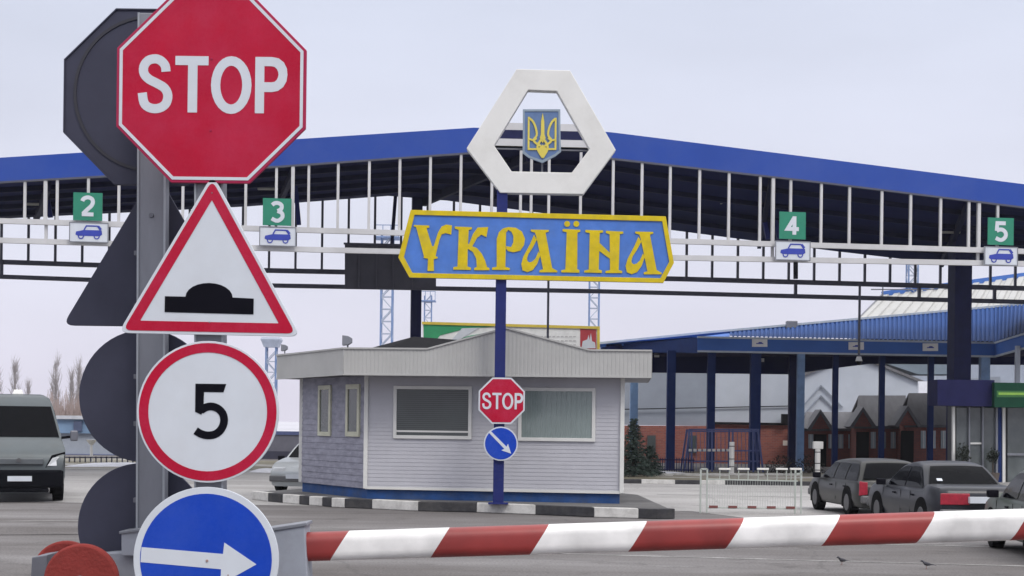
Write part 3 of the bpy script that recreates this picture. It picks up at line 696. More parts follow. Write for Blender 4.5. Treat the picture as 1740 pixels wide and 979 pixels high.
# shift stripe phase so that the first boundary falls where the paint changes
x_bound = P(575, 929, 7.93).x-bt.location.x
z_b = aL.z
ma2 = n.new('ShaderNodeMath'); ma2.operation = 'ADD'; ma2.inputs[1].default_value = -(x_bound-.62*z_b)+1.015*10
l.new(ma.outputs[0], ma2.inputs[0]); l.new(ma2.outputs[0], dv.inputs[0])
c0 = P(497, 940, 7.96)
MB().prism([P(x, y, 7.87) for x, y in ((452, 903), (518, 893), (524, 1002), (452, 1006))], V(0, .2, 0)).build('clamp', cab_grey, bt, bevel=.008)
MB().prism([P(x, y, 7.86) for x, y in ((448, 899), (521, 888), (522, 894), (448, 905))], V(0, .22, 0)).build('clamp_lid', galv, bt, bevel=.004)
MB().prism([P(x, y, 7.9) for x, y in ((70, 950), (190, 939), (300, 935), (460, 930), (460, 1010), (60, 1010))], V(0, .12, 0)).build('lever', cab_grey, bt, bevel=.006)
MB().prism([P(x, y, 7.85) for x, y in ((206, 905), (236, 900), (236, 945), (206, 945))], V(0, .18, 0)).build('hinge_box', cab_grey, bt, bevel=.006)
MB().prism([P(x, y, 7.84) for x, y in ((202, 903), (240, 898), (240, 903), (202, 908))], V(0, .2, 0)).build('hinge_lid', galv, bt, bevel=.003)
MB().prism([P(x, y, 7.8) for x, y in ((54, 947), (80, 943), (80, 1020), (50, 1020))], V(0, .26, 0)).build('bracket', galv_dark, bt, bevel=.005)
for (x, y, Y, r) in ((139, 987, 7.66, 63), (112, 975, 8.12, 56)):
    c_ = P(x, y, Y); rr = r*Y/F
    MB().cone(c_+V(0, -.03, 0), c_+V(0, .03, 0), rr, rr, 48).build('counterweight', red_rubber, bt, bevel=.012, smooth=True)
c_ = P(139, 987, 7.66)
MB().cone(c_+V(0, -.05, 0), c_+V(0, .5, 0), .03, .03, 12).build('axle', galv_dark, bt)
MB().box((P(300, 979, 8).x, 8.02, .5), (.62, .36, 1.0)).build('cabinet', cab_grey, bt, bevel=.02)

# ------------------------------------------------------------------ main canopy over the lanes
th = math.atan(.14); dn = V(math.cos(th), math.sin(th), 0); nn_ = V(-math.sin(th), math.cos(th), 0)
PN = V(0, 50, 0); PF = V(0, 63.3, 0); PM = V(0, 57, 0)
def HN(x, y): return hit(x, y, PN, nn_)
def HF(x, y): return hit(x, y, PF, nn_)
def interp(x, pts):
    if x <= pts[0][0]: p, q = pts[0], pts[1]
    elif x >= pts[-1][0]: p, q = pts[-2], pts[-1]
    else:
        for p, q in zip(pts, pts[1:]):
            if p[0] <= x <= q[0]: break
    return p[1]+(q[1]-p[1])*(x-p[0])/(q[0]-p[0])
ft = [(0, 268), (480, 238), (805, 217), (838, 218), (1005, 222), (1040, 225), (1400, 270), (1740, 313)]
fb = [(0, 308), (480, 281), (805, 258), (838, 252), (1005, 257), (1040, 268), (1400, 309), (1740, 351)]
cn = thing('border_canopy', 'huge blue edged checkpoint canopy spanning the lanes behind the booth', 'canopy', (0, 56, 0))
def band(x0, x1, top, bot, m, name, H=HN, off=nn_*.12, xs=None):
    xs = xs or [x0]+[p[0] for p in top if x0 < p[0] < x1]+[x1]
    a_ = [H(x, interp(x, top)) for x in xs]; b_ = [H(x, interp(x, bot)) for x in xs]
    return MB().strip(a_, b_, off).build(name, m, cn)
band(-330, 832, ft, fb, can_blue, 'fascia'); band(1008, 2100, ft, fb, can_blue, 'fascia')
for k_, (ta, tb, m_) in enumerate((((208, 220), (212, 224), rail_white), ((220, 235), (224, 239), dark_blue), ((235, 247), (239, 251), rail_white))):
    a_ = [HN(832, ta[0]), HN(1008, tb[0])]; b_ = [HN(832, ta[1]), HN(1008, tb[1])]
    MB().strip(a_, b_, nn_*(.12-.003*k_)).build('ridge_band', m_, cn)
band(-330, 832, [(p[0], p[1]) for p in fb], [(p[0], p[1]+3) for p in fb], rail_dark, 'drip_edge'); band(1008, 2100, fb, [(p[0], p[1]+3) for p in fb], rail_dark, 'drip_edge')
# underside and roof skin between the near and the far edge
nx = [-330, 0, 420, 832, 1008, 1240, 1450, 1620, 2100]
fx = [(-330, 391), (0, 372), (420, 351), (660, 333), (760, 341), (1240, 404), (1420, 427), (1540, 441), (2100, 450)]
near = [HN(x, interp(x, fb)-1)+nn_*.06 for x in nx]; far = [HF(x, y) for x, y in fx]
mb = MB()
K = 14
grid = [[near[i]*(1-j/K)+far[i]*(j/K) for j in range(K+1)] for i in range(len(nx))]
for i in range(len(nx)-1):
    for j in range(K): mb.poly([grid[i][j], grid[i+1][j], grid[i+1][j+1], grid[i][j+1]])
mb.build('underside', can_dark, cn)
mb = MB()
nt = [HN(x, interp(x, ft))+nn_*.06-V(0, 0, .02) for x in nx]; ftp = [p+V(0, 0, .75) for p in far]
for i in range(len(nx)-1): mb.poly([nt[i], nt[i+1], ftp[i+1], ftp[i]])
mb.build('roof', can_blue, cn)
mb = MB()
for i in range(len(nx)-1): mb.poly([far[i], far[i+1], ftp[i+1], ftp[i]])
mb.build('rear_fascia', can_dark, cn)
# purlins and beams under the roof
mpur = mat('purlin_blue', (.010, .012, .04), .7, spec=.1, var=.2)
for j in (2, 5, 8, 11):
    mb = MB()
    for i in range(len(nx)-1): mb.bar(grid[i][j]-V(0, 0, .09), grid[i+1][j]-V(0, 0, .09), .12, .16)
    mb.build('purlin', mpur, cn)
for xa, xb in ((80, 60), (498, 470), (900, 720), (1315, 1290), (1650, 1600)):
    a_ = HN(xa, interp(xa, fb)); b_ = HF(xb, interp(xb, fx))
    MB().bar(a_-V(0, 0, .2)+nn_*.3, b_-V(0, 0, .16), .16, .3).build('beam', mpur, cn)
# lamps under the roof
for x, y, q in ((60, 347, .5), (455, 321, .4), (1240, 345, .45), (1615, 395, .4), (1570, 372, .6), (1100, 330, .5)):
    p = hit(x, y, PN+V(0, 13.3*q, 0), nn_)
    MB().box(p, (.7, .16, .07)).build('lamp', mat('lamp_grey', (.3, .3, .28), .5), cn)
# near truss: posts and two white rails
ru = [(0, 375), (530, 391), (1160, 410), (1740, 427)]; rl = [(0, 408), (530, 424), (1160, 438), (1740, 448)]
HW = 4.4
band(-330, 2100, [(x, y-HW) for x, y in ru], [(x, y+HW) for x, y in ru], rail_white, 'rail', off=nn_*.15)
band(-330, 2100, [(x, y-HW) for x, y in rl], [(x, y+HW) for x, y in rl], rail_white, 'rail', off=nn_*.15)
posts = [-150, -102, -55, -6, 42, 97, 150, 202, 258, 311, 364, 418, 470, 525, 575, 628, 680, 732, 784, 837, 886, 904, 934, 988, 1043, 1092, 1140, 1190, 1240, 1293, 1345, 1397, 1445, 1500, 1549, 1600, 1648, 1697, 1748, 1800]
thick = [77, 498, 1315, 1665]
def post(x, w_, m_):
    w_ *= .85
    yb = interp(x, ru); a_ = HN(x, interp(x, fb)+2); b_ = HN(x-.012*(yb-300)*0, yb-HW+1)
    b_.x = a_.x; b_.y = a_.y
    MB().bar(a_+nn_*.08, b_+nn_*.08, w_, w_, up=nn_).build('post', m_, cn)
for x in posts: post(x, .10, rail_white)
for x in thick: post(x, .13, rail_white)
for x in thick:
    a_ = HN(x, interp(x, ru)); b_ = HN(x, interp(x, rl)+3); b_.x, b_.y = a_.x, a_.y
    MB().bar(a_+nn_*.16, b_+nn_*.16, .09, .09, up=nn_).build('rail_link', rail_white, cn)
# far truss: dark verticals and two dark rails
du = [(0, 445), (430, 459), (1160, 474), (1740, 490)]; dl = [(0, 470), (400, 484), (1020, 495), (1740, 513)]
band(-330, 2100, [(x, y-4) for x, y in du], [(x, y+4) for x, y in du], rail_dark, 'rear_rail', H=HF)
band(-330, 2100, [(x, y-3.6) for x, y in dl], [(x, y+3.6) for x, y in dl], rail_dark, 'rear_rail', H=HF)
for k_ in range(-5, 42):
    x = 3+46*k_-.047*k_*abs(k_)
    a_ = HF(x, interp(x, fx)-2); b_ = HF(x, interp(x, du)); b_.x, b_.y = a_.x, a_.y
    MB().bar(a_, b_, .095, .095, up=nn_).build('rear_post', rail_dark, cn)
for x in (3, 1352, 1562, 1690):
    a_ = HF(x, interp(x, du)); b_ = HF(x, interp(x, dl)); b_.x, b_.y = a_.x, a_.y
    MB().bar(a_, b_, .12, .12, up=nn_).build('rear_link', rail_dark, cn)
for x in (84, 506, 1303, 1322):
    a_ = hit(x-5, interp(x, fx)-40, PM, nn_); b_ = hit(x+2, interp(x, ru)-8, PM, nn_)
    MB().bar(a_, b_, .16, .16, up=nn_).build('brace', pole_blue, cn)
a_ = HF(672, 333); b_ = HF(660, 492); MB().bar(a_, b_, .14, .14, up=nn_).build('brace', dark_blue, cn)
def column(x, w_, H, y0, m_, name='column'):
    a_ = H(x, y0); MB().bar(a_, V(a_.x, a_.y, 0), w_, w_, up=nn_).build(name, m_, cn)
column(709, .42, HF, 333, dark_blue)
column(1632, .68, lambda x, y: hit(x, y, PM, nn_), 400, dark_blue)
column(100, .42, HF, 365, dark_blue) if False else None
# dark board behind the sign
p = [hit(x, y, PN+V(0, 10, 0), nn_) for x, y in ((586, 415), (741, 418), (741, 493), (586, 491))]
bd = thing('board', 'dark grey rectangular board hung from the gantry left of the country sign', 'board', (p[3]+p[2])/2)
MB().prism(p, nn_*.1).build('panel', mat('board_grey', (.055, .055, .075), .6, var=.2, scale=1.5), bd)
mb = MB()
for x in (610, 640, 668, 700): mb.bar(hit(x, 417, PN+V(0, 9.95, 0), nn_), hit(x, 491, PN+V(0, 9.95, 0), nn_), .05)
mb.build('rib', mat('board_rib', (.075, .075, .1), .6), bd)
mb = MB(); mb.bar(hit(584, 414, PN+V(0, 9.95, 0), nn_), hit(742, 418, PN+V(0, 9.95, 0), nn_), .12, .07); mb.build('top_rail', rail_dark, bd)
# hanging rod with camera, other hanging rod, small dark lamp
q0 = hit(1461, 484, PN+V(0, 8, 0), nn_); q1 = hit(1459, 606, PN+V(0, 8, 0), nn_)
t = thing('hanging_camera', 'dome camera at the end of a thin black rod hanging from the gantry', 'camera', q0)
MB().cone(q0, V(q0.x, q0.y, q1.z), .05, .05, 8).build('rod', rail_dark, t)
c_ = V(q0.x, q0.y, q1.z)
MB().cone(c_+V(0, 0, 0), c_+V(0, 0, -.18), .09, .14, 14).build('housing', trim_w, t)
MB().cone(c_+V(0, 0, -.181), c_+V(0, 0, -.34), .12, .05, 14).build('dome', glass_c, t, smooth=True)
q0 = hit(932, 470, PN+V(0, 9, 0), nn_)
t = thing('thin_rod', 'thin black rod rising behind the booth roof right of the blue pole', 'rod', V(q0.x, q0.y, 0))
MB().cone(V(q0.x, q0.y, 0), q0, .045, .045, 8).build('shaft', rail_dark, t)
MB().cone(V(q0.x, q0.y, 0), V(q0.x, q0.y, .1), .15, .1, 8).build('foot', rail_dark, t)
q0 = hit(1352, 446, PN, nn_); q1 = hit(1352, 474, PN, nn_)
t = thing('lane_light', 'narrow black signal hanging under the lane 4 plates', 'signal', q0)
MB().bar(q0, q1, .14, .12).build('body', sign_black, t, bevel=.01)
MB().cone((q0+q1)/2+V(0, -.07, 0), (q0+q1)/2+V(0, -.12, 0), .05, .06, 10).build('hood', sign_black, t)

# lane number signs and car plates
def digit_strokes(n_):
    return {2: [(smoothpts([(-.30,.30),(-.22,.44),(0,.52),(.22,.44),(.28,.25),(.20,.05),(0,-.15),(-.26,-.42)], 3)), [(-.32,-.44),(.32,-.44)]],
            3: [smoothpts([(-.28,.38),(-.15,.48),(.05,.50),(.24,.38),(.22,.16),(.02,.05)], 3), smoothpts([(.02,.05),(.26,-.06),(.30,-.28),(.14,-.46),(-.06,-.50),(-.30,-.38)], 3)],
            4: [[(.10,-.52),(.10,.52)], [(.10,.46),(-.30,-.20),(.36,-.20)]],
            5: [[(.28,.46),(-.22,.46),(-.25,.02)], smoothpts([(-.25,.02),(-.08,.10),(.12,.08),(.28,-.08),(.27,-.30),(.10,-.46),(-.08,-.48),(-.30,-.38)], 3)]}[n_]
def lane_sign(n_, gx, gy, gw, gh, cx_, cy_, cw, ch, words):
    k3 = HN(gx, gy).y/F
    o = HN(gx, gy)-nn_*.12; f_ = Fr(o, dn, V(0, 0, 1), -nn_)
    t = thing('lane_number_sign', f'green square sign with white number {n_} {words}', 'sign', f_(0, -gh/2*k3), 'green lane number signs on the gantry')
    plate(f_, [(-gw/2*k3, -gh/2*k3), (gw/2*k3, -gh/2*k3), (gw/2*k3, gh/2*k3), (-gw/2*k3, gh/2*k3)], -.05, 0).build('panel', green_sign, t)
    mb = MB()
    for q_, s_ in enumerate(digit_strokes(n_)): rib(mb, f_, [(a_*30*k3, b_*30*k3) for a_, b_ in s_], 6.6*k3, .001, .008+.002*q_)
    mb.build('digit', sign_white, t)
    o = HN(cx_, cy_)-nn_*.14; f_ = Fr(o, dn, V(0, 0, 1), -nn_)
    t = thing('car_plate', f'white plate with blue car picture under the green number {n_}', 'sign', f_(0, -ch/2*k3), 'white car plates on the gantry')
    rc = lambda a_, b_: [(-a_/2*k3, -b_/2*k3), (a_/2*k3, -b_/2*k3), (a_/2*k3, b_/2*k3), (-a_/2*k3, b_/2*k3)]
    plate(f_, rc(cw, ch), -.04, 0).build('panel', sign_white, t)
    ring(MB(), f_, rc(cw, ch), rc(cw-3, ch-3), .001, .012).build('rim', galv, t)
    mb = MB(); K3 = k3
    body = [(-22,-4),(-21,1),(-8,4),(21,4),(22,-3),(18,-6),(-18,-6)]
    mb.prism([f_(a_*K3, b_*K3, .01) for a_, b_ in body], nn_*.009)
    rib(mb, f_, [(a_*K3, b_*K3) for a_, b_ in [(-8,4),(-4,11),(14,11),(19,4)]], 2.2*K3, .001, .012)
    rib(mb, f_, [(a_*K3, b_*K3) for a_, b_ in [(15,11),(20,5)]], 4*K3, .001, .013)
    for wx in (-13, 13): rib(mb, f_, [(a_*K3, b_*K3) for a_, b_ in ngon(4.2, 12, 0, wx, -6.5)], 1.8*K3, .001, .0135, True)
    mb.build('car_picture', mat('picture_blue', (.02, .04, .33), .5), t)
lane_sign(2, 150, 352, 48, 47, 152, 396, 65, 34, 'left of the tall sign backs')
lane_sign(3, 471, 361, 48, 46, 472, 403, 62, 33, 'just right of the triangular sign')
lane_sign(4, 1345, 384, 46, 46, 1345, 427, 62, 33, 'right of the country sign')
lane_sign(5, 1698, 394, 46, 46, 1698, 436, 60, 32, 'nearest the right edge')

# ------------------------------------------------------------------ lattice masts
def mast(px, Y, w_, ytop, label, plat=None, cap=False):
    b_ = P(px, 720, Y); x = b_.x; zt = P(px, ytop, Y).z
    t = thing('lattice_mast', label, 'mast', (x, Y, 0), 'lattice masts behind the canopy')
    mb = MB(); h = w_/2
    for sx_ in (-h, h):
        for sy_ in (-h, h): mb.bar(V(x+sx_, Y+sy_, 0), V(x+sx_, Y+sy_, zt), w_*.14)
    mb.build('leg_frame', mat('mast_blue', (.13, .2, .36), .6), t)
    mb = MB(); z = 0; sgn = 1
    while z < zt-w_*.9:
        for sy_ in (-h, h): mb.bar(V(x-h*sgn, Y+sy_, z), V(x+h*sgn, Y+sy_, z+w_*1.1), w_*.09); mb.bar(V(x-h, Y+sy_, z), V(x+h, Y+sy_, z), w_*.07)
        for sx_ in (-h, h): mb.bar(V(x+sx_, Y-h*sgn, z), V(x+sx_, Y+h*sgn, z+w_*1.1), w_*.09)
        z += w_*1.1; sgn = -sgn
    mb.build('lattice', mat('mast_pale', (.34, .38, .46), .6), t)
    if plat:
        zp = P(px, plat, Y).z
        mb = MB(); mb.box((x, Y, zp), (w_*2.2, w_*2.2, .12))
        for a_ in (-1.05, -.35, .35, 1.05): mb.bar(V(x+a_*w_, Y-w_*1.05, zp), V(x+a_*w_, Y-w_*1.05, zp+1.0), .06)
        mb.bar(V(x-w_*1.1, Y-w_*1.05, zp+1.0), V(x+w_*1.1, Y-w_*1.05, zp+1.0), .06); mb.build('platform', mat('mast_blue', (.13, .2, .36), .6), t)
    if cap:
        MB().loft([[V(x+a_*k4, Y+b4*k4, z4) for a_, b4 in ((-1, -1), (1, -1), (1, 1), (-1, 1))] for z4, k4 in ((zt-.1, w_*.7), (zt+.45, w_*1.0), (zt+.6, w_*.9))]).build('lamp_head', mat('mast_pale', (.34, .38, .46), .6), t)
mast(655, 130, .95, 400, 'lattice mast with platform left of the country sign', plat=405)
mast(725, 165, .75, 503, 'thin distant lattice mast right of the black column', plat=512)
mast(1007, 135, .85, 395, 'lattice mast seen under the right half of the country sign')
mast(460, 110, .70, 588, 'short lattice mast with broad head between triangle sign and booth', cap=True)
mast(1547, 140, .85, 420, 'lattice mast above the blue canopy on the right')

# ------------------------------------------------------------------ billboard behind the booth
YBB = 70
f_ = pxfr(0, 0, 1, YBB)
t = thing('billboard', 'green white and red billboard in a yellow frame behind the booth roof', 'billboard', (P(868, 600, YBB).x, YBB, 0))
plate(f_, [(718, 548), (1018, 556), (1018, 600), (718, 600)], -.1, 0).build('panel', mat('bill_white', (.72, .73, .72), .6), t)
plate(f_, [(720, 551), (845, 554), (835, 556), (795, 558), (748, 570), (735, 585), (735, 600), (720, 600)], .001, .02).build('green_area', mat('bill_green', (.03, .28, .12), .5), t)
plate(f_, [(740, 600), (750, 584), (800, 570), (860, 560), (875, 600)], .001, .015).build('grass_area', mat('bill_green2', (.10, .34, .2), .5, var=.3, scale=1), t)
plate(f_, [(762, 584), (785, 558), (815, 557), (800, 566), (760, 590)], .021, .03).build('white_blaze', sign_white, t)
plate(f_, [(986, 559), (1013, 560), (1013, 600), (986, 600)], .001, .02).build('red_area', mat('bill_red', (.38, .04, .05), .5), t)
plate(f_, [(990, 580), (998, 577), (1000, 569), (1002, 578), (1004, 566), (1006, 580), (1011, 582), (1012, 592), (988, 592)], .021, .03).build('castle_picture', sign_white, t)
mb = MB()
for yy in (571, 578, 585):
    for x in range(890, 978, 7): mb.prism([f_(x, yy, .012), f_(x+4.5, yy, .012), f_(x+4.5, yy+2, .012), f_(x, yy+2, .012)], V(0, .01, 0))
mb.build('small_print', mat('print_grey', (.5, .5, .5), .6), t)
mb = MB(); rib(mb, f_, [(717, 549), (1017, 557), (1017, 602)], 4.5, .022, .06); mb.build('frame', mat('bill_yellow', (.62, .48, .07), .5), t)
mb = MB()
for x in (740, 860, 990):
    q_ = P(x, 600, YBB); mb.bar(V(q_.x, YBB+.1, 0), V(q_.x, YBB+.1, q_.z), .15)
mb.build('leg', galv_dark, t)

# ------------------------------------------------------------------ right: blue roofed inspection shelter
SH = thing('inspection_shelter', 'wide blue corrugated inspection shelter on blue posts right of the booth', 'shelter', (20, 68, 0))
YA = 66.0
f_ = pxfr(0, 0, 1, YA)
mb = MB().strip([P(1185, 573, YA), P(1690, 583, YA), P(1800, 549, 59)], [P(1185, 597, YA), P(1690, 606, YA), P(1800, 575, 59)], V(0, .15, 0)); mb.build('edge_strip', strip_blue, SH)
for (ya, yb, yc) in ((573, 583, 549), (597, 606, 575)):
    mb = MB()
    q_ = [P(1185, ya, YA)+V(0, -.03, 0), P(1690, yb, YA)+V(0, -.03, 0), P(1800, yc, 59)+V(0, -.03, 0)]
    for p, q in zip(q_, q_[1:]): mb.bar(p, q, .07, .08)
    mb.build('strip_trim', mat('trim_blue_grey', (.42, .47, .52), .5), SH)
# corrugated slope
def slope(mb, a0, a1, b0, b1, k_, amp):
    for j in range(k_):
        for (u0, u1, o0, o1) in ((0, .5, amp, amp), (.5, .6, amp, 0), (.6, .9, 0, 0), (.9, 1, 0, amp)):
            ua, ub = (j+u0)/k_, (j+u1)/k_
            mb.poly([a0.lerp(a1, ua)+V(0, -o0, o0), a0.lerp(a1, ub)+V(0, -o1, o1), b0.lerp(b1, ub)+V(0, -o1, o1), b0.lerp(b1, ua)+V(0, -o0, o0)])
mb = MB()
slope(mb, P(1240, 573, YA+.2), P(1690, 582, YA+.2), P(1240, 566, 72), P(1690, 523, 72), 60, .05)
slope(mb, P(1690, 582, YA+.2), P(1800, 548, 59.2), P(1690, 523, 72), P(1800, 514, 70), 16, .05)
mb.build('roof', cor_blue, SH)
mb = MB()
mb.poly([P(1185, 573, YA+.2), P(1240, 573, YA+.2), P(1240, 566, 72), P(1000, 592, 74), P(1000, 586, 74)])
mb.strip([P(990, 587, 72), P(1200, 566, 72), P(1690, 523, 72), P(1830, 511, 70)], [P(990, 592, 72), P(1200, 571, 72), P(1690, 527, 72), P(1830, 516, 70)], V(0, .3, 0))
mb.build('roof_ridge', strip_blue, SH)
mb = MB(); q_ = [P(990, 586, 71.9), P(1200, 565, 71.9), P(1690, 521, 71.9), P(1830, 508, 70)]
for p, q in zip(q_, q_[1:]): mb.bar(p, q, .1, .1)
mb.build('ridge_trim', mat('trim_blue_grey', (.42, .47, .52), .5), SH)
# left verge falling back + dark underside
mb = MB(); mb.strip([P(1185, 574, YA), P(1020, 588, 74)], [P(1185, 600, YA), P(1020, 598, 74)], V(.1, .1, 0)); mb.build('side_strip', mat('strip_navy', (.015, .035, .13), .6, spec=.1), SH)
mb = MB(); e0=P(1185,597,YA+.1).z
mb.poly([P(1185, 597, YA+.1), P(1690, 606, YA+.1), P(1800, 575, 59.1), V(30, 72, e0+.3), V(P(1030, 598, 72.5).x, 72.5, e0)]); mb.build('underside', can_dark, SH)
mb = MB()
mb.prism([P(1030, 585, 72), P(1390, 580, 72), P(1760, 560, 72), P(1760, 620, 72), P(1480, 618, 72), P(1400, 628, 72), P(1345, 636, 72), P(1030, 632, 72)], V(0, .3, 0)); mb.build('soffit_shade_sheet', can_dark, SH)  # added dark sheet imitates the deep soffit; short underside lets sky light the walls
for x, w_, m_, Y in ((1141, 14, post_blue, 67), (1209, 13, post_blue, 66.6), (1284, 17, post_blue, 66.4), (1347, 12, dark_blue, 68), (1361, 12, steel_blue_l, 66.2), (1420, 9, post_blue, 67.5), (1499, 9, post_blue, 67.5), (1582, 9, post_blue, 67.5), (1673, 15, steel_blue_l, 66.3), (1078, 13, steel_blue_l, 70), (1729, 7, wall_pale, 63)):
    a_ = P(x, 600, Y); MB().bar(V(a_.x, Y, 0), V(a_.x, Y, a_.z+(.3 if x > 1700 else .1)), w_*Y/F, w_*Y/F, up=(0, 1, 0)).build('post', m_, SH)
for ya, yb, Yq in ((590, 577, 68), (598, 584, 70)):
    MB().bar(P(1030, ya+6, 74), P(1186, yb, Yq), .12, .14).build('side_beam', strip_blue, SH)
for x, y in ((1116, 604), (1153, 600), (1294, 612)):
    a_ = P(x, y, 70); MB().box(a_, (.22, .15, .16)).build('lamp', trim_w, SH)
for i_, (x, y, wd) in enumerate(((1291, 583, 'left'), (1455, 588, 'middle'), (1581, 590, 'right'))):
    f2 = pxfr(x, y, 1, YA-.06)
    t = thing('shelter_plate', f'{wd} small white car plate on the blue edge of the shelter', 'sign', f2(0, 6.5), 'small plates on the shelter edge')
    plate(f2, [(-13, -6.5), (13, -6.5), (13, 6.5), (-13, 6.5)], -.03, 0).build('panel', white_paint, t)
    plate(f2, [(-6, 1.6), (-6, 0.2), (-3, 0), (-1.5, -1.6), (3, -1.6), (4.4, 0), (6, .3), (6, 1.6)], .001, .01).build('car_picture', mat('picture_blue', (.02, .04, .33), .5), t)
a_ = P(1345, 552, 71.5)
tag(MB().box(a_, (.5, .4, .35)).build('roof_vent', galv, None, bevel=.03), 'small grey vent box on the shelter ridge', 'vent')

# grey and brick hall under the shelter
def extr(pts, Y, dep=.3): return MB().prism([P(x, y, Y) for x, y in pts], V(0, dep, 0))
HB = thing('customs_hall', 'long hall with grey upper wall and red brick base behind the shelter posts', 'building', (12, 78, 0))
extr([(1040, 600), (1212, 600), (1212, 724), (1040, 722)], 78, 3).build('upper_wall', wall_grey, HB)
extr([(1212, 600), (1347, 600), (1347, 720), (1212, 718)], 77.9, 3).build('panel_wall', wall_pale, HB)
extr([(1040, 723), (1212, 724), (1212, 792), (1040, 792)], 77.8, 3).build('brick_base', brick_red, HB)
extr([(1213, 719), (1347, 721), (1347, 794), (1213, 793)], 77.8, 3).build('brick_base', brick_red, HB)
mb = MB(); mb.bar(P(1212, 719, 77.7), P(1347, 721, 77.7), .12, .12); mb.bar(P(1040, 696, 77.8), P(1345, 690, 77.8), .05, .05); mb.build('band', roof_dark, HB)
mb = MB()
for x in (1100, 1170): extr([(x, 740), (x+14, 740), (x+14, 770), (x, 770)], 77.7, .08).build('window', glass_d, HB)
MB().box(P(1335, 753, 77.4), (.25, .2, .25)).build('wall_lamp', mat('lamp_cream', (.8, .75, .65), .5), HB)
MB().box(P(1333, 712, 77.5), (.3, .3, .5)).build('wall_box', roof_dark, HB)

GB = thing('gabled_hall', 'pale grey gabled hall behind the small brick houses', 'building', (19, 88, 0))
extr([(1352, 640), (1440, 603), (1460, 603), (1565, 648), (1565, 790), (1352, 790)], 86, 5).build('wall', wall_pale, GB)
mb = MB(); mb.strip([P(1352, 640, 85.8), P(1440, 603, 85.8)], [P(1352, 645, 85.8), P(1440, 608, 85.8)], V(0, 5.2, 0)); mb.strip([P(1460, 603, 85.8), P(1572, 648, 85.8)], [P(1460, 608, 85.8), P(1572, 653, 85.8)], V(0, 5.2, 0))
mb.build('roof_edge', roof_grey, GB)
mb = MB()
for p in ((1364, 690, 1395, 655), (1395, 655, 1432, 692), (1364, 706, 1395, 672), (1395, 672, 1432, 708)): mb.bar(P(p[0], p[1], 85.9), P(p[2], p[3], 85.9), .1, .06)
mb.build('truss_lines', wall_grey, GB)
extr([(1563, 648), (1700, 640), (1700, 790), (1563, 790)], 87, 4).build('side_wall', wall_grey, GB)
extr([(1561, 648), (1584, 648), (1584, 668), (1561, 668)], 84, .2).build('window', mat('bright_pane', (.8, .82, .88), .3), GB)
extr([(1588, 648), (1594, 648), (1594, 668), (1588, 668)], 84, .2).build('window', mat('bright_pane', (.8, .82, .88), .3), GB)
mb = MB(); mb.prism([P(1465, 604, 88), P(1590, 604, 88), P(1640, 636, 88), P(1560, 636, 88)], V(0, 3, 0)); mb.build('roof', mat('roof_teal', (.16, .20, .24), .6, var=.2, scale=.8), GB)

WH = thing('warehouse', 'large pale roofed warehouse rising above the blue shelter at the right', 'building', (35, 135, 0))
def roofplane(mb, a0, a1, b0, b1, k_): slope(mb, a0, a1, b0, b1, k_, .12)
mb = MB(); roofplane(mb, P(1446, 556, 125), P(2000, 530, 120), P(1500, 503, 140), P(2000, 437, 140), 26); mb.build('roof', hall_white, WH)
mb = MB(); q_ = [P(1499, 500, 140), P(2000, 434, 140)]; mb.bar(q_[0], q_[1], .5, .5); mb.build('ridge', strip_blue, WH)
mb = MB(); mb.prism([P(1446, 556, 125), P(2000, 530, 120), P(2000, 740, 120), P(1446, 740, 125)], V(0, .5, 0)); mb.build('wall', wall_grey, WH)
mb = MB()
for j in range(8):
    a_ = P(1446, 556, 124.8).lerp(P(1500, 503, 139.8), j/7); b2 = P(2000, 530, 119.8).lerp(P(2000, 437, 139.8), j/7)
mb.bar(P(1446, 555, 124.7), P(1499, 501, 139.7), .14, .14); mb.bar(P(1500, 484, 139), P(1500, 510, 139), .1); mb.bar(P(1480, 492, 139), P(1760, 492, 139), .1); mb.bar(P(1490, 484, 139), P(1640, 484, 139), .08)
mb.build('gutter', galv_dark, WH)

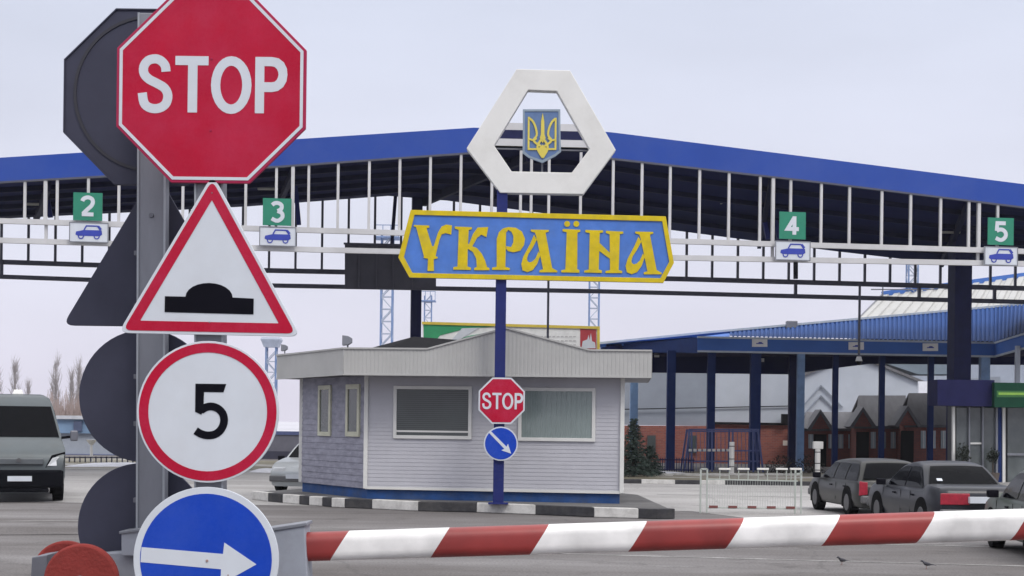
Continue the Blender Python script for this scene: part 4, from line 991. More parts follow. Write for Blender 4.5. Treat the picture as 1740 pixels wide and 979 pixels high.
def brick_house(px0, px1, ridge, eave, base, gx, Y, label):
    c_ = P((px0+px1)/2, base, Y)
    t = thing('brick_house', label, 'house', (c_.x, Y, 0), 'small brick houses with grey gabled roofs')
    z0 = 0
    ql, qr = P(px0, eave, Y), P(px1, eave, Y)
    MB().prism([V(ql.x, Y, 0), V(qr.x, Y, 0), V(qr.x, Y, qr.z), V(ql.x, Y, ql.z)], V(0, 3.5, 0)).build('wall', brick_dk, t)
    rl_, rr_ = P(px0-3, eave+2, Y-.35), P(px1+3, eave+2, Y-.35); tl, tr_ = P(px0+4, ridge, Y+1.5), P(px1-1, ridge, Y+1.5)
    mb = MB(); mb.prism([rl_, rr_, tr_, tl], V(0, .05, -.12)); mb.prism([tl, tr_, tr_+V(0, 2, -1.0), tl+V(0, 2, -1.0)], V(0, 0, -.1)); mb.build('roof', roof_grey, t)
    for g in gx:
        ga, gb2, gp = P(g-19, eave+3, Y-.5), P(g+19, eave+3, Y-.5), P(g, eave-26, Y-.5)
        mb = MB(); mb.prism([ga, gb2, gp], V(0, 1.2, 0)); mb.build('porch_gable', brick_dk, t)
        mb = MB(); mb.strip([ga+V(-.1, -.1, 0), gp+V(0, -.1, .12)], [ga+V(.05, -.1, -.08), gp+V(0, -.1, -.08)], V(0, 1.4, 0)); mb.strip([gp+V(0, -.1, .12), gb2+V(.1, -.1, 0)], [gp+V(0, -.1, -.08), gb2+V(-.05, -.1, -.08)], V(0, 1.4, 0)); mb.build('porch_roof', roof_grey, t)
        f0 = P(g, eave+12, Y-.06); mb = MB(); mb.prism([V(f0.x-.3, f0.y, 0), V(f0.x+.3, f0.y, 0), V(f0.x+.3, f0.y, f0.z), V(f0.x-.3, f0.y, f0.z)], V(0, .05, 0)); mb.build('door', roof_dark, t)
    x = px0+8
    while x < px1-10:
        if all(abs(x+4-g) > 12 for g in gx):
            w1 = MB().prism([P(x, eave+12, Y-.05), P(x+8, eave+12, Y-.05), P(x+8, 762, Y-.05), P(x, 762, Y-.05)], V(0, .06, 0)).build('window', mat('house_window', (.36, .42, .45), .3), t)
            MB().bar(P(x+4, eave+12, Y-.07), P(x+4, 762, Y-.07), .04).build('frame', trim_w, w1)
        x += 17
brick_house(1366, 1455, 700, 726, 795, (1394,), 74, 'brick house at the left with a low grey roof beside the light blue post')
brick_house(1455, 1540, 672, 722, 795, (1466,), 72.6, 'brick house in the middle with tall grey roof and pointed porch')
brick_house(1540, 1618, 668, 720, 795, (1540+2,), 71.0, 'brick house at the right beside the glazed kiosk')

# kiosk at the right edge
KS = thing('glazed_kiosk', 'glazed kiosk under a dark blue and green fascia at the right edge', 'kiosk', (17, 55, 0))
YK2 = 55
extr([(1622, 690), (1900, 692), (1900, 830), (1622, 827)], YK2+.2, .9).build('wall', mat('kiosk_inner', (.05, .055, .06), .5), KS)
extr([(1593, 645), (1690, 646), (1690, 691), (1593, 689)], YK2-.6, 1.2).build('blue_fascia', mat('fascia_navy', (.016, .017, .065), .7, spec=.1), KS)
extr([(1690, 650), (1900, 653), (1900, 694), (1690, 692)], YK2-.9, 1.2).build('green_fascia', mat('fascia_green', (.010, .05, .03), .6, spec=.1), KS)
extr([(1697, 667), (1900, 669), (1900, 672.5), (1697, 671)], YK2-.93, .03).build('stripe', mat('stripe_green', (.22, .40, .06), .4), KS)
extr([(1694, 664), (1900, 665), (1900, 676), (1694, 675)], YK2-.915, .015).build('stripe_border', mat('stripe_dark_green', (.03, .13, .03), .4), KS)
for x0, x1 in ((1625, 1646), (1649, 1669), (1672, 1692), (1712, 1760), (1764, 1810)):
    f = extr([(x0, 693), (x1, 693), (x1, 822), (x0, 822)], YK2+.12, .03).build('window', mat('kiosk_glass', (.10, .115, .12), .08, var=.25, scale=1.2), KS)
for x, w_, m_ in ((1621, 4, trim_w), (1647.5, 2.5, galv), (1670.5, 2.5, galv), (1694, 3.5, galv), (1699, 6, post_blue), (1706, 5, trim_w), (1762, 4, galv)):
    extr([(x-w_/2, 691), (x+w_/2, 691), (x+w_/2, 826), (x-w_/2, 826)], YK2-.02, .16).build('mullion', m_, KS)
extr([(1649, 752), (1668, 752), (1668, 755), (1649, 755)], YK2+.05, .06).build('shelf', trim_w, KS)
extr([(1712, 770), (1900, 772), (1900, 776), (1712, 774)], YK2+.05, .06).build('sill', galv, KS)
for x, y, r in ((1633, 768, 12), (1683, 772, 9)):
    c_ = P(x, y, YK2+.02)
    t = thing('potted_bush', f'dark bushy plant against the kiosk glass, {"left" if x < 1650 else "right"} one', 'plant', (c_.x, c_.y-.3, 0), 'dark plants before the kiosk')
    mb = MB(); rnd = random.Random(x)
    for _ in range(260):
        d_ = V(rnd.gauss(0, 1), rnd.gauss(0, 1), rnd.gauss(0, 1)).normalized()*rnd.uniform(.3, 1)*r*YK2/F*1.1
        q_ = V(c_.x, c_.y-.3, c_.z-.05)+V(d_.x, d_.y*.8, d_.z*1.3); e_ = V(rnd.uniform(-1, 1), rnd.uniform(-1, 1), rnd.uniform(-1, 1))*.06; g_ = V(rnd.uniform(-1, 1), rnd.uniform(-1, 1), rnd.uniform(-1, 1))*.06
        mb.poly([q_, q_+e_, q_+e_+g_, q_+g_])
    mb.build('foliage', mat('bush_dark', (.012, .018, .012), .8), t)
    MB().cone(V(c_.x, c_.y-.3, 0), V(c_.x, c_.y-.3, c_.z-.15), .03, .02, 6).build('stem', mat('bark', (.06, .045, .035), .9), t)
    MB().cone(V(c_.x, c_.y-.3, 0), V(c_.x, c_.y-.3, .35), .18, .24, 14).build('pot', mat('pot', (.1, .08, .07), .8), t)

# ------------------------------------------------------------------ middle distance right
# kerbs by the lawn
t = thing('kerb', 'low kerb with black and white painting right of the booth by the spruce', 'kerb', G(1130, 823))
seg = [(1056, 821.5, 'b'), (1090, 822, 'w'), (1147, 823, 'b'), (1192, 823.5, 'w'), (1232, 824, 'b')]
for (x0, y0, c_), (x1, y1, _) in zip(seg, seg[1:]+[(1400, 826, 'b')]):
    a_, b_ = G(x0, y0), G(x1, y1); MB().prism([a_, b_, b_+V(0, 0, .14), a_+V(0, 0, .14)], V(0, .2, 0)).build('kerb_stone', kerb_w if c_ == 'w' else kerb_b, t, bevel=.01)
sheet('lawn', [(G(1056, 821).x, G(1056, 821).y+.25), (G(1400, 825).x, G(1400, 825).y+.25), (16, 62), (4.5, 62)], .05, verge_m)
t = thing('kerb', 'whitish snow dusted kerb line behind the lawn under the shelter', 'kerb', G(1200, 809))
for x0, x1 in ((1095, 1145), (1146, 1190), (1191, 1240), (1241, 1300), (1301, 1360)):
    a_, b_ = G(x0, 810), G(x1-1, 811); MB().prism([a_, b_, b_+V(0, 0, .13), a_+V(0, 0, .13)], V(0, .2, 0)).build('kerb_stone', kerb_w, t, bevel=.01)
# spruce
def spruce(px, ybase, ytop, rad_px, label):
    b_ = G(px, ybase); Y = b_.y; zt = P(px, ytop, Y).z; Rr = rad_px*Y/F
    t = thing('spruce_tree', label, 'tree', b_)
    MB().cone(b_, V(b_.x, b_.y, zt-.1), .07, .01, 7).build('trunk', mat('bark', (.06, .045, .035), .9), t)
    mb = MB(); rnd = random.Random(3); z = .15
    while z < zt:
        k_ = 1-z/zt; rr = Rr*(k_**.85)+.04; nb = int(14+20*k_)
        for j in range(nb):
            a_ = rnd.uniform(0, 2*math.pi); ln = rr*rnd.uniform(.6, 1.1); d_ = V(math.cos(a_), math.sin(a_), 0)
            for s_ in range(int(4+8*k_)):
                u_ = (s_+rnd.random())/(4+8*k_)
                q_ = V(b_.x, b_.y, z)+d_*ln*u_+V(0, 0, .12*u_-.28*u_*u_*ln+rnd.uniform(-.04, .04))
                for _ in range(3):
                    e_ = (d_*rnd.uniform(.3, 1)+V(rnd.uniform(-.9, .9), rnd.uniform(-.9, .9), rnd.uniform(-.7, .3)))*.085
                    g_ = V(rnd.uniform(-1, 1), rnd.uniform(-1, 1), rnd.uniform(-1, 1))*.02
                    mb.poly([q_-g_, q_+e_, q_+g_+V(0, 0, .02)])
        z += .11
    mb.build('foliage', mat('spruce_green', (.035, .055, .045), .8, var=.5, scale=4), t)
spruce(1076, 812, 713, 44, 'dark green spruce beside the right wall of the booth')
spruce(1104, 810, 758, 32, 'low young spruce right of the taller one by the booth')
# blue steel frame
t = thing('steel_rack', 'blue steel frame structure before the brick base of the hall', 'steel frame', G(1235, 804))
Yr = 62; mb = MB(); p1, p2 = P(1160, 800, Yr), P(1298, 800, Yr)
for x0, x1 in ((1162, 1172), (1175, 1175), (1210, 1210), (1245, 1245), (1280, 1280), (1297, 1288)):
    a_, b_ = P(x0, 803, Yr), P(x1, 730, Yr); a_.z = 0; mb.bar(a_, b_, .07)
    a_ = a_+V(0, 1.2, 0); b_ = b_+V(0, 1.0, 0); mb.bar(a_, b_, .07)
for y in (730, 733, 766, 784): mb.bar(P(1170, y, Yr), P(1290, y, Yr), .06)
mb.build('frame', mat('rack_blue', (.05, .07, .2), .5), t)
mb = MB()
for x in range(1176, 1290, 7): mb.bar(P(x, 732, Yr+.5), P(x, 800, Yr+.5), .02)
mb.build('mesh', mat('rack_blue2', (.08, .10, .25), .5), t)
for x in range(1173, 1252, 8): MB().box(P(x, 765, Yr-.1), (.12, .06, .1)).build('insulator', trim_w, t)
# dark picket fence
t = thing('picket_fence', 'low dark blue picket fence in front of the brick wall', 'fence', G(1150, 806))
mb = MB(); Yf = 60.5
for x in range(1118, 1180, 4): a_ = P(x, 778, Yf); mb.bar(V(a_.x, Yf, 0), a_, .03)
mb.bar(P(1116, 781, Yf), P(1180, 782, Yf), .05); mb.bar(P(1116, 798, Yf), P(1180, 799, Yf), .05); mb.build('pickets', dark_blue, t)
# striped marker posts
for x, yb, yt, capw, lb in ((1243, 808, 751, 0, 'white marker post with dark bands before the blue steel frame'), (1389, 812, 762, 1, 'white banded post with a square white box on top near the grey car')):
    g_ = G(x, yb); Y = g_.y; zt = P(x, yt, Y).z
    t = thing('marker_post', lb, 'post', g_, 'white banded marker posts')
    MB().cone(g_, V(g_.x, Y, zt), .10, .10, 12).build('shaft', white_paint, t)
    mb = MB()
    for u_ in (.25, .48, .86): mb.cone(V(g_.x, Y, zt*u_), V(g_.x, Y, zt*u_+.03), .104, .104, 12)
    mb.build('band', sign_black, t)
    if capw: MB().box((g_.x, Y, zt+.12), (.38, .2, .28)).build('box_head', white_paint, t, bevel=.02)
# white hoop rails
pale = mat('pale_green_white', (.40, .43, .40), .6, spec=.2, dirt=(.34, .36, .33), dirtamt=.4)
hoop_w = ['leftmost of five white hoop rails on the lawn edge', 'second of the five white hoop rails from the left', 'middle one of the five white hoop rails', 'fourth of the five white hoop rails, right of the middle', 'rightmost of five white hoop rails, nearest the grey car']
for i_, x in enumerate((1231, 1263, 1296, 1328, 1352)):
    g_ = G(x, 818); Y = g_.y; k_ = Y/F; zt = P(x, 797, Y).z
    t = thing('hoop_rail', hoop_w[i_], 'rail', g_, 'white hoop rails on the lawn edge')
    mb = MB()
    for s_ in (-8, 8): mb.bar(V(g_.x+s_*k_, Y, 0), V(g_.x+s_*k_, Y, zt), .035)
    mb.build('leg', pale, t); MB().bar(V(g_.x-10*k_, Y, zt), V(g_.x+10*k_, Y, zt), .1, .07).build('top_bar', white_paint, t, bevel=.01)
# white crowd barrier
g0, g1 = G(1190, 872), G(1361, 876); k_ = g0.y/F
g1 = V(g1.x, g0.y, 0); zt = P(1190, 797, g0.y).z
t = thing('crowd_barrier', 'white tubular barrier panel with fine bars left of the parked cars', 'barrier', (g0+g1)/2)
pale = mat('pale_green_white', (.40, .43, .40), .6, spec=.2, dirt=(.34, .36, .33), dirtamt=.4)
mb = MB()
for gx_ in (g0.x, g0.x+.14, g1.x-.05, g1.x+.08):
    mb.bar(V(gx_, g0.y, 0), V(gx_, g0.y, zt), .035)
mb.bar(V(g0.x, g0.y, zt), V(g0.x+.14, g0.y, zt), .035); mb.bar(V(g1.x-.05, g0.y, zt-.08), V(g1.x+.08, g0.y, zt-.08), .035)
mb.build('end_post', pale, t)
mb = MB(); zr = P(1270, 815, g0.y).z
mb.bar(V(g0.x+.14, g0.y, zr), V(g1.x, g0.y, zr-.02), .03); mb.bar(V(g0.x+.14, g0.y, .12), V(g1.x, g0.y, .12), .03); mb.build('rail', pale, t)
mb = MB(); x = g0.x+.2
while x < g1.x-.05: mb.bar(V(x, g0.y, .12), V(x, g0.y, zr-.01), .006); x += .055
mb.build('bars', pale, t)
mb = MB()
for j in range(5): mb.box((g0.x+.28+j*.42, g0.y-.02, .145), (.19, .035, .05))
mb.build('reflector', mat('reflector_brown', (.16, .05, .045), .5), t)

# ------------------------------------------------------------------ far left
t = thing('long_shed', 'long low shed with blue upper band beyond the fence at the left', 'shed', (-22, 82, 0))
def seg3(y0, y1, Y, m_, name, x0=95, x1=330, d_=4): extr([(x0, y0), (x1, y0+2.8), (x1, y1+2.8), (x0, y1)], Y, d_).build(name, m_, t)
seg3(736, 771, 80, mat('shed_grey', (.30, .33, .38), .7, var=.06), 'wall'); seg3(712, 736, 79.8, mat('shed_blue', (.16, .25, .38), .6, var=.15, scale=.8), 'upper_band'); seg3(771, 790, 79.8, mat('shed_plinth', (.12, .14, .24), .7), 'plinth')
seg3(706, 712, 79.6, mat('shed_roof', (.5, .52, .56), .7), 'roof')
for x in (125, 190): extr([(x, 716), (x+14, 716), (x+14, 733), (x, 733)], 79.7, .1).build('window', mat('shed_window', (.07, .09, .16), .3), t)
t = thing('long_wall', 'low grey wall with blue coping seen between speed sign and booth', 'wall', (-11, 76, 0))
extr([(400, 738), (560, 740), (560, 768), (400, 766)], 76, .4).build('panel', mat('wall_brown', (.12, .12, .15), .7), t)
extr([(400, 732), (560, 734), (560, 740), (400, 738)], 75.95, .5).build('coping', mat('wall_blue_cap', (.07, .09, .2), .6), t)
extr([(400, 766), (560, 768), (560, 790), (400, 788)], 75.95, .4).build('base', mat('wall_base_dark', (.035, .035, .06), .7), t)
t = thing('railing', 'dark thin railing along the verge behind the van', 'railing', (-17, 66, 0))
mb = MB()
for x in range(100, 250, 9): a_ = P(x, 776, 66); mb.bar(V(a_.x, 66, 0), a_, .05)
mb.bar(P(98, 777, 66), P(250, 778, 66), .05); mb.bar(P(98, 787, 66), P(250, 788, 66), .04); mb.build('bars', rail_dark, t)
a_ = P(155, 790, 67)
t = thing('park_lamp', 'white lamp post with a flared head beyond the railing at the left', 'lamp', V(a_.x, 67, 0))
zt = P(155, 756, 67).z
MB().cone(V(a_.x, 67, 0), V(a_.x, 67, zt), .07, .05, 8).build('pole', white_paint, t)
MB().cone(V(a_.x, 67, zt), V(a_.x, 67, zt+.22), .08, .24, 14).build('head', white_paint, t)
# bare poplars
def poplar(px, ytop, Y, wpx, label, seed):
    rnd = random.Random(seed); b_ = P(px, 712, Y); x = b_.x; zt = P(px, ytop, Y).z; Rr = wpx*Y/F/2
    t = thing('bare_poplar', label, 'tree', (x, Y, 0), 'bare poplars far behind the van')
    MB().cone(V(x, Y, 0), V(x, Y, zt*.95), .28, .04, 6).build('trunk', mat('hazed_bark', (.24, .22, .215), .9), t)  # bark lightened to paint in the fading by distance haze
    mb = MB()
    for _ in range(95):
        z = rnd.uniform(.12, .92)*zt; a_ = rnd.uniform(0, 6.28); ln = rnd.uniform(.10, .26)*zt*(1.1-z/zt*.7)
        d_ = V(math.cos(a_), math.sin(a_), 0); s_ = Rr*rnd.uniform(.5, 1)*min(1, 1.5*(1-z/zt)+.25)
        q0 = V(x, Y, z); q1 = q0+d_*s_*.6+V(0, 0, ln*.4); q2 = q0+d_*s_+V(0, 0, ln)
        mb.cone(q0, q1, .035, .025, 3, False); mb.cone(q1, q2, .025, .01, 3, False)
        for _ in range(3):
            u_ = rnd.random(); q3 = q1.lerp(q2, u_); mb.cone(q3, q3+V(rnd.uniform(-.5, .5), rnd.uniform(-.5, .5), rnd.uniform(.5, 1.5)), .02, .008, 3, False)
    mb.build('crown', mat('hazed_twig', (.30, .275, .27), .9), t)  # twig colour lightened too, haze put into the colour
for a_ in ((-8, 620, 190, 26, 'bare poplar cut by the left edge of the photo'), (25, 617, 195, 20, 'bare poplar above the van roof near the left edge'), (47, 652, 205, 10, 'small thin bare poplar above the van roof'), (94, 612, 185, 22, 'tallest bare poplar right of the van roof'), (121, 632, 195, 12, 'narrow bare poplar in the gap right of the tallest'), (134, 618, 190, 14, 'bare poplar partly hidden by the round sign back')):
    poplar(*a_, seed=int(a_[0])+50)
mb = MB(); rnd = random.Random(5)
for _ in range(900):
    px = rnd.uniform(82, 160); Y = rnd.uniform(170, 182); b_ = P(px, 700, Y); h_ = rnd.uniform(1.5, 5.5)*rnd.uniform(.6, 1)
    q0 = V(b_.x, Y, 0); mb.cone(q0, q0+V(rnd.uniform(-.5, .5), rnd.uniform(-.5, .5), h_), .06, .015, 3, False)
stuff(tag(mb.build('brushwood', mat('brush', (.30, .235, .21), .9)), 'brownish bare brushwood at the foot of the poplars', 'brushwood'))
mb = MB()
for _ in range(4500):
    px = rnd.uniform(-400, 2300); Y = rnd.uniform(330, 420); b_ = P(px, 700, Y); h_ = rnd.uniform(1, 3.2)
    q0 = V(b_.x, Y, 0); mb.cone(q0, q0+V(rnd.uniform(-1, 1), 0, h_), .3, .05, 3, False)
if False: stuff(tag(mb.build('far_scrub', mat('scrub', (.28, .25, .25), .9)), 'faint far scrub along the horizon', 'scrub'))

# ------------------------------------------------------------------ vehicles
def carbuild(label, Lg, W, H, paint, ws0, ws1, rr, rb, trunk_z, hood_z, loc, rot, tails='wide', group=None, wagon=False, plate_=True, sticker=False):
    r = thing('parked_car', label, 'car', (0, 0, 0), group); h = Lg/2; hw = W/2
    belt = .86*H/1.36; bz = .2
    def zt(y):
        pts = [(-h, trunk_z-.16), (-h+.03, trunk_z-.09), (-h+.08, trunk_z-.045), (-h+.2, trunk_z-.02), (rb-.02, trunk_z), (rb+.05, belt+.02), (ws0, belt), (ws0+.05, hood_z+.05), (h-.35, hood_z-.06), (h-.05, hood_z-.18), (h, hood_z-.32)]
        return interp(y, pts)
    ys = [-h, -h+.03, -h+.07, -h+.14, -h+.25, -h+.4, rb-.02, rb+.06, 0, ws0-.04, ws0+.05, (ws0+h-.5)/2, h-.5, h-.3, h-.18, h-.10, h-.05, h-.02, h]
    ys = sorted(set(round(y, 3) for y in ys))
    secs = []
    for y in ys:
        e = 1-.10*max(0, (abs(y)-(h-.45))/.45)**2; z = zt(y)
        lo = bz+(.10 if abs(y) > h-.02 else 0)
        half = [(.80*hw*e, lo), (.95*hw*e, lo+.04), (1.0*hw*e, lo+.2), (1.0*hw*e, .6*H/1.4), (.975*hw*e, z-.07), (.93*hw*e, z-.02), (.80*hw*e, z)]
        ring_ = [V(x, y, zz) for x, zz in half]+[V(-x, y, zz) for x, zz in half[::-1]]
        secs.append(ring_)
    MB().loft(secs).build('body', paint, r, smooth=True, ang=38)
    # cabin
    b0, b1 = .93*hw, .68*hw; zb = belt-.03; zr = H
    prof = smoothpts([(rb, zb), (rr-(rr-rb)*.12, zr-.10), (rr+.22, zr-.02), ((rr+ws1)/2, zr), (ws1-.22, zr-.03), (ws1+(ws0-ws1)*.10, zr-.11), (ws0, zb)], 6)
    def zp(y): return interp(y, prof)
    def hwf(z): return b0+(b1-b0)*max(0, (z-zb)/(zr-zb))**1.25
    secs = []
    for y, zt2 in prof:
        zt2 = max(zt2, zb+.004); half = [(hwf(zb)*1.0, zb-.03)]
        for s_ in (0, .3, .6, .85, .95): z = zb+(zt2-zb)*s_; half.append((hwf(z)*(1 if s_ < .9 else .985), z))
        half += [(hwf(zt2)*.93, zt2-.006), (hwf(zt2)*.7, zt2+.012), (hwf(zt2)*.35, zt2+.02)]
        secs.append([V(x, y, z) for x, z in half]+[V(-x, y, z) for x, z in half[::-1]])
    MB().loft(secs).build('cabin', paint, r, smooth=True, ang=50)
    def gridmesh(rows, name):
        mb = MB()
        for a_, b_ in zip(rows, rows[1:]):
            for i_ in range(len(a_)-1): mb.poly([a_[i_], a_[i_+1], b_[i_+1], b_[i_]])
        return mb.build(name, glass_c, r, smooth=False)
    for nm, y0, y1, oy in (('rear_window', rb+.05, rr-(rr-rb)*.10, -1), ('windshield', ws0-.05, ws1+(ws0-ws1)*.08, 1)):
        rows = []
        for k_ in range(8):
            y = y0+(y1-y0)*k_/7; z = zp(y); x_ = hwf(z)-.075-.02*k_/7
            rows.append([V(x_*u_, y+oy*.022, z+.022+.014*(1-u_*u_)) for u_ in (-1, -.7, -.35, 0, .35, .7, 1)])
        gridmesh(rows, nm)
    lo_, hi_ = rb+.16, ws0-.20; n3 = 3 if wagon else 2
    for sgn in (-1, 1):
        for k_ in range(n3):
            ya_, yb2 = lo_+(hi_-lo_)*k_/n3+.03, lo_+(hi_-lo_)*(k_+1)/n3-.03
            cols_ = []
            for j_ in range(9):
                y = ya_+(yb2-ya_)*j_/8; top = min(zr-.085, zp(y)-.055)
                if top < zb+.06: top = zb+.045
                cols_.append([V(sgn*(hwf(z)+.012), y, z) for z in [zb+.04+(top-zb-.04)*q_/4 for q_ in range(5)]])
            gridmesh(cols_, 'side_window')
    for sgn in (-1, 1):
        for y in (-h+.85*Lg/4.2, h-.80*Lg/4.2):
            wl = thing  # wheels
            cw = V(sgn*(hw-.10), y, .30)
            w_ = MB().cone(cw+V(-sgn*.09, 0, 0), cw+V(sgn*.105, 0, 0), .30, .29, 22).build('wheel', tyre, r, bevel=.02)
            MB().cone(cw+V(sgn*.10, 0, 0), cw+V(sgn*.112, 0, 0), .19, .17, 16).build('rim', rim_m, w_)
            arc = [(y+.36*math.cos(a_), .30+.36*math.sin(a_)) for a_ in [math.pi*j/12 for j in range(13)]]
            MB().prism([V(sgn*(hw*.955), a_, b_) for a_, b_ in arc]+[V(sgn*(hw*.955), y-.36, .2), V(sgn*(hw*.955), y+.36, .2)], V(sgn*.045*hw+sgn*.004, 0, 0)).build('wheel_arch', tyre, r)
        MB().box((sgn*(hw+.07), ws0-.12, belt+.05), (.18, .09, .12)).build('side_mirror', sign_black, r, bevel=.02)
        MB().prism([V(sgn*(hw-.19), -h+.02, trunk_z-.30), V(sgn*(hw-.02), -h+.05, trunk_z-.32), V(sgn*(hw-.03), -h+.05, trunk_z-.02), V(sgn*(hw-.19), -h+.02, trunk_z-.04)], V(0, -.045, 0)).build('tail_light', mat('tail_red', (.30, .012, .03), .4, var=.25, scale=20), r, bevel=.01) if tails != 'wide' else MB().prism([V(sgn*.22, -h-.005, trunk_z-.34), V(sgn*(hw-.06), -h+.02, trunk_z-.34), V(sgn*(hw-.06), -h+.02, trunk_z-.14), V(sgn*.22, -h-.005, trunk_z-.14)], V(0, -.03, 0)).build('tail_light', mat('tail_red', (.30, .012, .03), .4, var=.25, scale=20), r, bevel=.01)
        MB().box((sgn*(hw-.3), h-.06, hood_z-.25), (.34, .10, .13)).build('headlight', mat('lamp_glass', (.6, .62, .64), .15), r, bevel=.03)
        mb = MB()
        for y in (ws0*.2+rb*.8+.25, (ws0+rb)/2+.1, ws0-.02): mb.bar(V(sgn*(hw+.001), y, .32), V(sgn*(hw*.985), y, belt-.06), .006)
        mb.build('door_seam', tyre, r)
        for y in ((ws0+rb)/2-.55, (ws0+rb)/2+.45): MB().box((sgn*(hw-.002), y, belt-.13), (.03, .14, .03)).build('door_handle', sign_black, r)
    for s_, nm in ((-1, 'rear_bumper'), (1, 'front_bumper')):
        MB().box((0, s_*(h+.005), .40), (W*.93, .12, .16)).build(nm, mat('bumper_grey', (.10, .10, .105), .5), r, bevel=.03)
    if plate_:
        for s_ in (-1, 1): MB().box((0, s_*(h+.07)+0*s_, .46 if s_ > 0 else (.42 if wagon else trunk_z-.25)), (.5, .03 if (s_ > 0 or wagon) else .12, .11)).build('license_plate', sign_white, r)
    if sticker:
        y_ = rb+.16; x_ = -hwf(zp(y_))+.22
        MB().prism([V(x_, y_-.03, zp(y_)+.03), V(x_+.10, y_-.03, zp(y_)+.03), V(x_+.10, y_+.03, zp(y_+.05)+.03), V(x_, y_+.03, zp(y_+.05)+.03)], V(0, -.01, .01)).build('window_sticker', sign_white, r)
    r.location = loc; r.rotation_euler = (0, 0, rot)
    return r
pg = mat('paint_dark_olive', (.026, .027, .026), .35, coat=.08, spec=.25, var=.06, dirt=(.035, .034, .032), dirtamt=.3)
pg2 = mat('paint_dark_grey', (.018, .020, .027), .35, coat=.10, spec=.25, var=.06, dirt=(.03, .03, .03), dirtamt=.3)
pg3 = mat('paint_grey_green', (.065, .078, .068), .4, coat=.1, spec=.25, var=.06)
ps = mat('paint_silver', (.38, .40, .41), .3, metal=.3, coat=.5, var=.06)
qg = 'cars queuing behind the striped arm'
a4 = R(4.7)
def rear_place(xl, Y, W, Lg, rot):
    X = (xl-CX)*Y/F; ux = V(math.cos(rot), math.sin(rot), 0); fy = V(-math.sin(rot), math.cos(rot), 0)
    p = V(X, Y, 0)+ux*W/2+fy*Lg/2; return (p.x, p.y, 0)
def front_place(xl, Y, W, Lg, rot):
    ux = V(math.cos(rot), math.sin(rot), 0); fy = V(-math.sin(rot), math.cos(rot), 0)
    p = V((xl-CX)*Y/F, Y, 0)+ux*W/2-fy*Lg/2; return (p.x, p.y, 0)
carbuild('dark olive grey hatchback with black rear window, leftmost of the queue', 4.0, 1.58, 1.22, pg, 1.0, .40, -1.50, -1.88, .80, .79, rear_place(1460, 32.0, 1.58, 4.0, a4), a4, 'corner', qg, wagon=True)
carbuild('dark grey saloon with wide red tail lights, middle car of the queue', 4.1, 1.6, 1.28, pg2, .95, .30, -.75, -1.32, .90, .86, rear_place(1594, 27.0, 1.6, 4.1, a4), a4, 'wide', qg, sticker=True)
carbuild('grey green car cut off by the right edge of the photo', 4.1, 1.6, 1.33, pg3, .95, .35, -.95, -1.45, .90, .86, front_place(1667, 25.3, 1.6, 4.1, R(-5)), R(-5), 'wide', qg)
carbuild('small silver car half hidden behind the left end of the booth', 3.9, 1.55, 1.36, ps, .9, .35, -1.4, -1.75, .88, .88, (-5.18, 41.6, 0), R(168), 'corner')

for i_, (x0_, y0_, r0_, lb_) in enumerate(((1328, 806, .42, 'low dark bare shrub before the brick wall, left of the light blue post'), (1375, 806, .38, 'low dark bare shrub right of the light blue post behind the hoop rails'))):
    g_ = G(x0_, y0_); t = thing('low_shrub', lb_, 'shrub', g_, 'low shrubs before the brick wall')
    mb = MB(); rnd = random.Random(i_+40)
    for _ in range(420):
        a_ = rnd.uniform(0, 6.28); q_ = rnd.random()**.6*r0_*1.7; z_ = rnd.uniform(.05, .75)*(1-.5*(q_/(r0_*1.7))**2)
        p_ = V(g_.x+q_*math.cos(a_), g_.y+q_*.7*math.sin(a_), z_); e_ = V(rnd.uniform(-1, 1), rnd.uniform(-1, 1), rnd.uniform(-.3, 1))*.07
        mb.poly([p_, p_+e_, p_+e_+V(.03, 0, .02), p_+V(.03, 0, 0)])
    mb.build('foliage', mat('shrub_dark', (.02, .022, .018), .9, var=.4, scale=8), t)
    mb = MB()
    for _ in range(9):
        a_ = rnd.uniform(0, 6.28); mb.cone(g_, g_+V(r0_*math.cos(a_), r0_*.7*math.sin(a_), rnd.uniform(.4, .7)), .015, .006, 4)
    mb.build('stem', mat('bark', (.06, .045, .035), .9), t)
# melting snow
mb = MB(); rnd = random.Random(9)
def lump(cx_, cy_, a_, b_, h_):
    rr_ = [[V(cx_+a_*k_*math.cos(t_)*(1+.25*math.sin(3*t_+cx_)), cy_+b_*k_*math.sin(t_)*(1+.2*math.cos(4*t_)), z_) for t_ in [2*math.pi*j/18 for j in range(18)]] for k_, z_ in ((1, .01), (.8, h_*.5), (.5, h_*.85), (.15, h_))]
    mb.loft(rr_)
for px, py, a_, b_, h_ in ((455, 803, .55, .5, .16), (190, 792, 1.4, .6, .14), (215, 790, 1.0, .5, .1), (140, 793, .7, .5, .08), (1120, 806, 1.2, .5, .12), (1170, 809, .8, .4, .1), (1050, 807, .7, .4, .1)):
    g_ = G(px, py); lump(g_.x, g_.y, a_, b_, h_)
stuff(tag(mb.build('snow', mat('snow', (.62, .63, .68), .9, var=.12, scale=4, bump=.4, bscale=12), smooth=True), 'small dirty white heaps of melting snow along the verges', 'snow'))

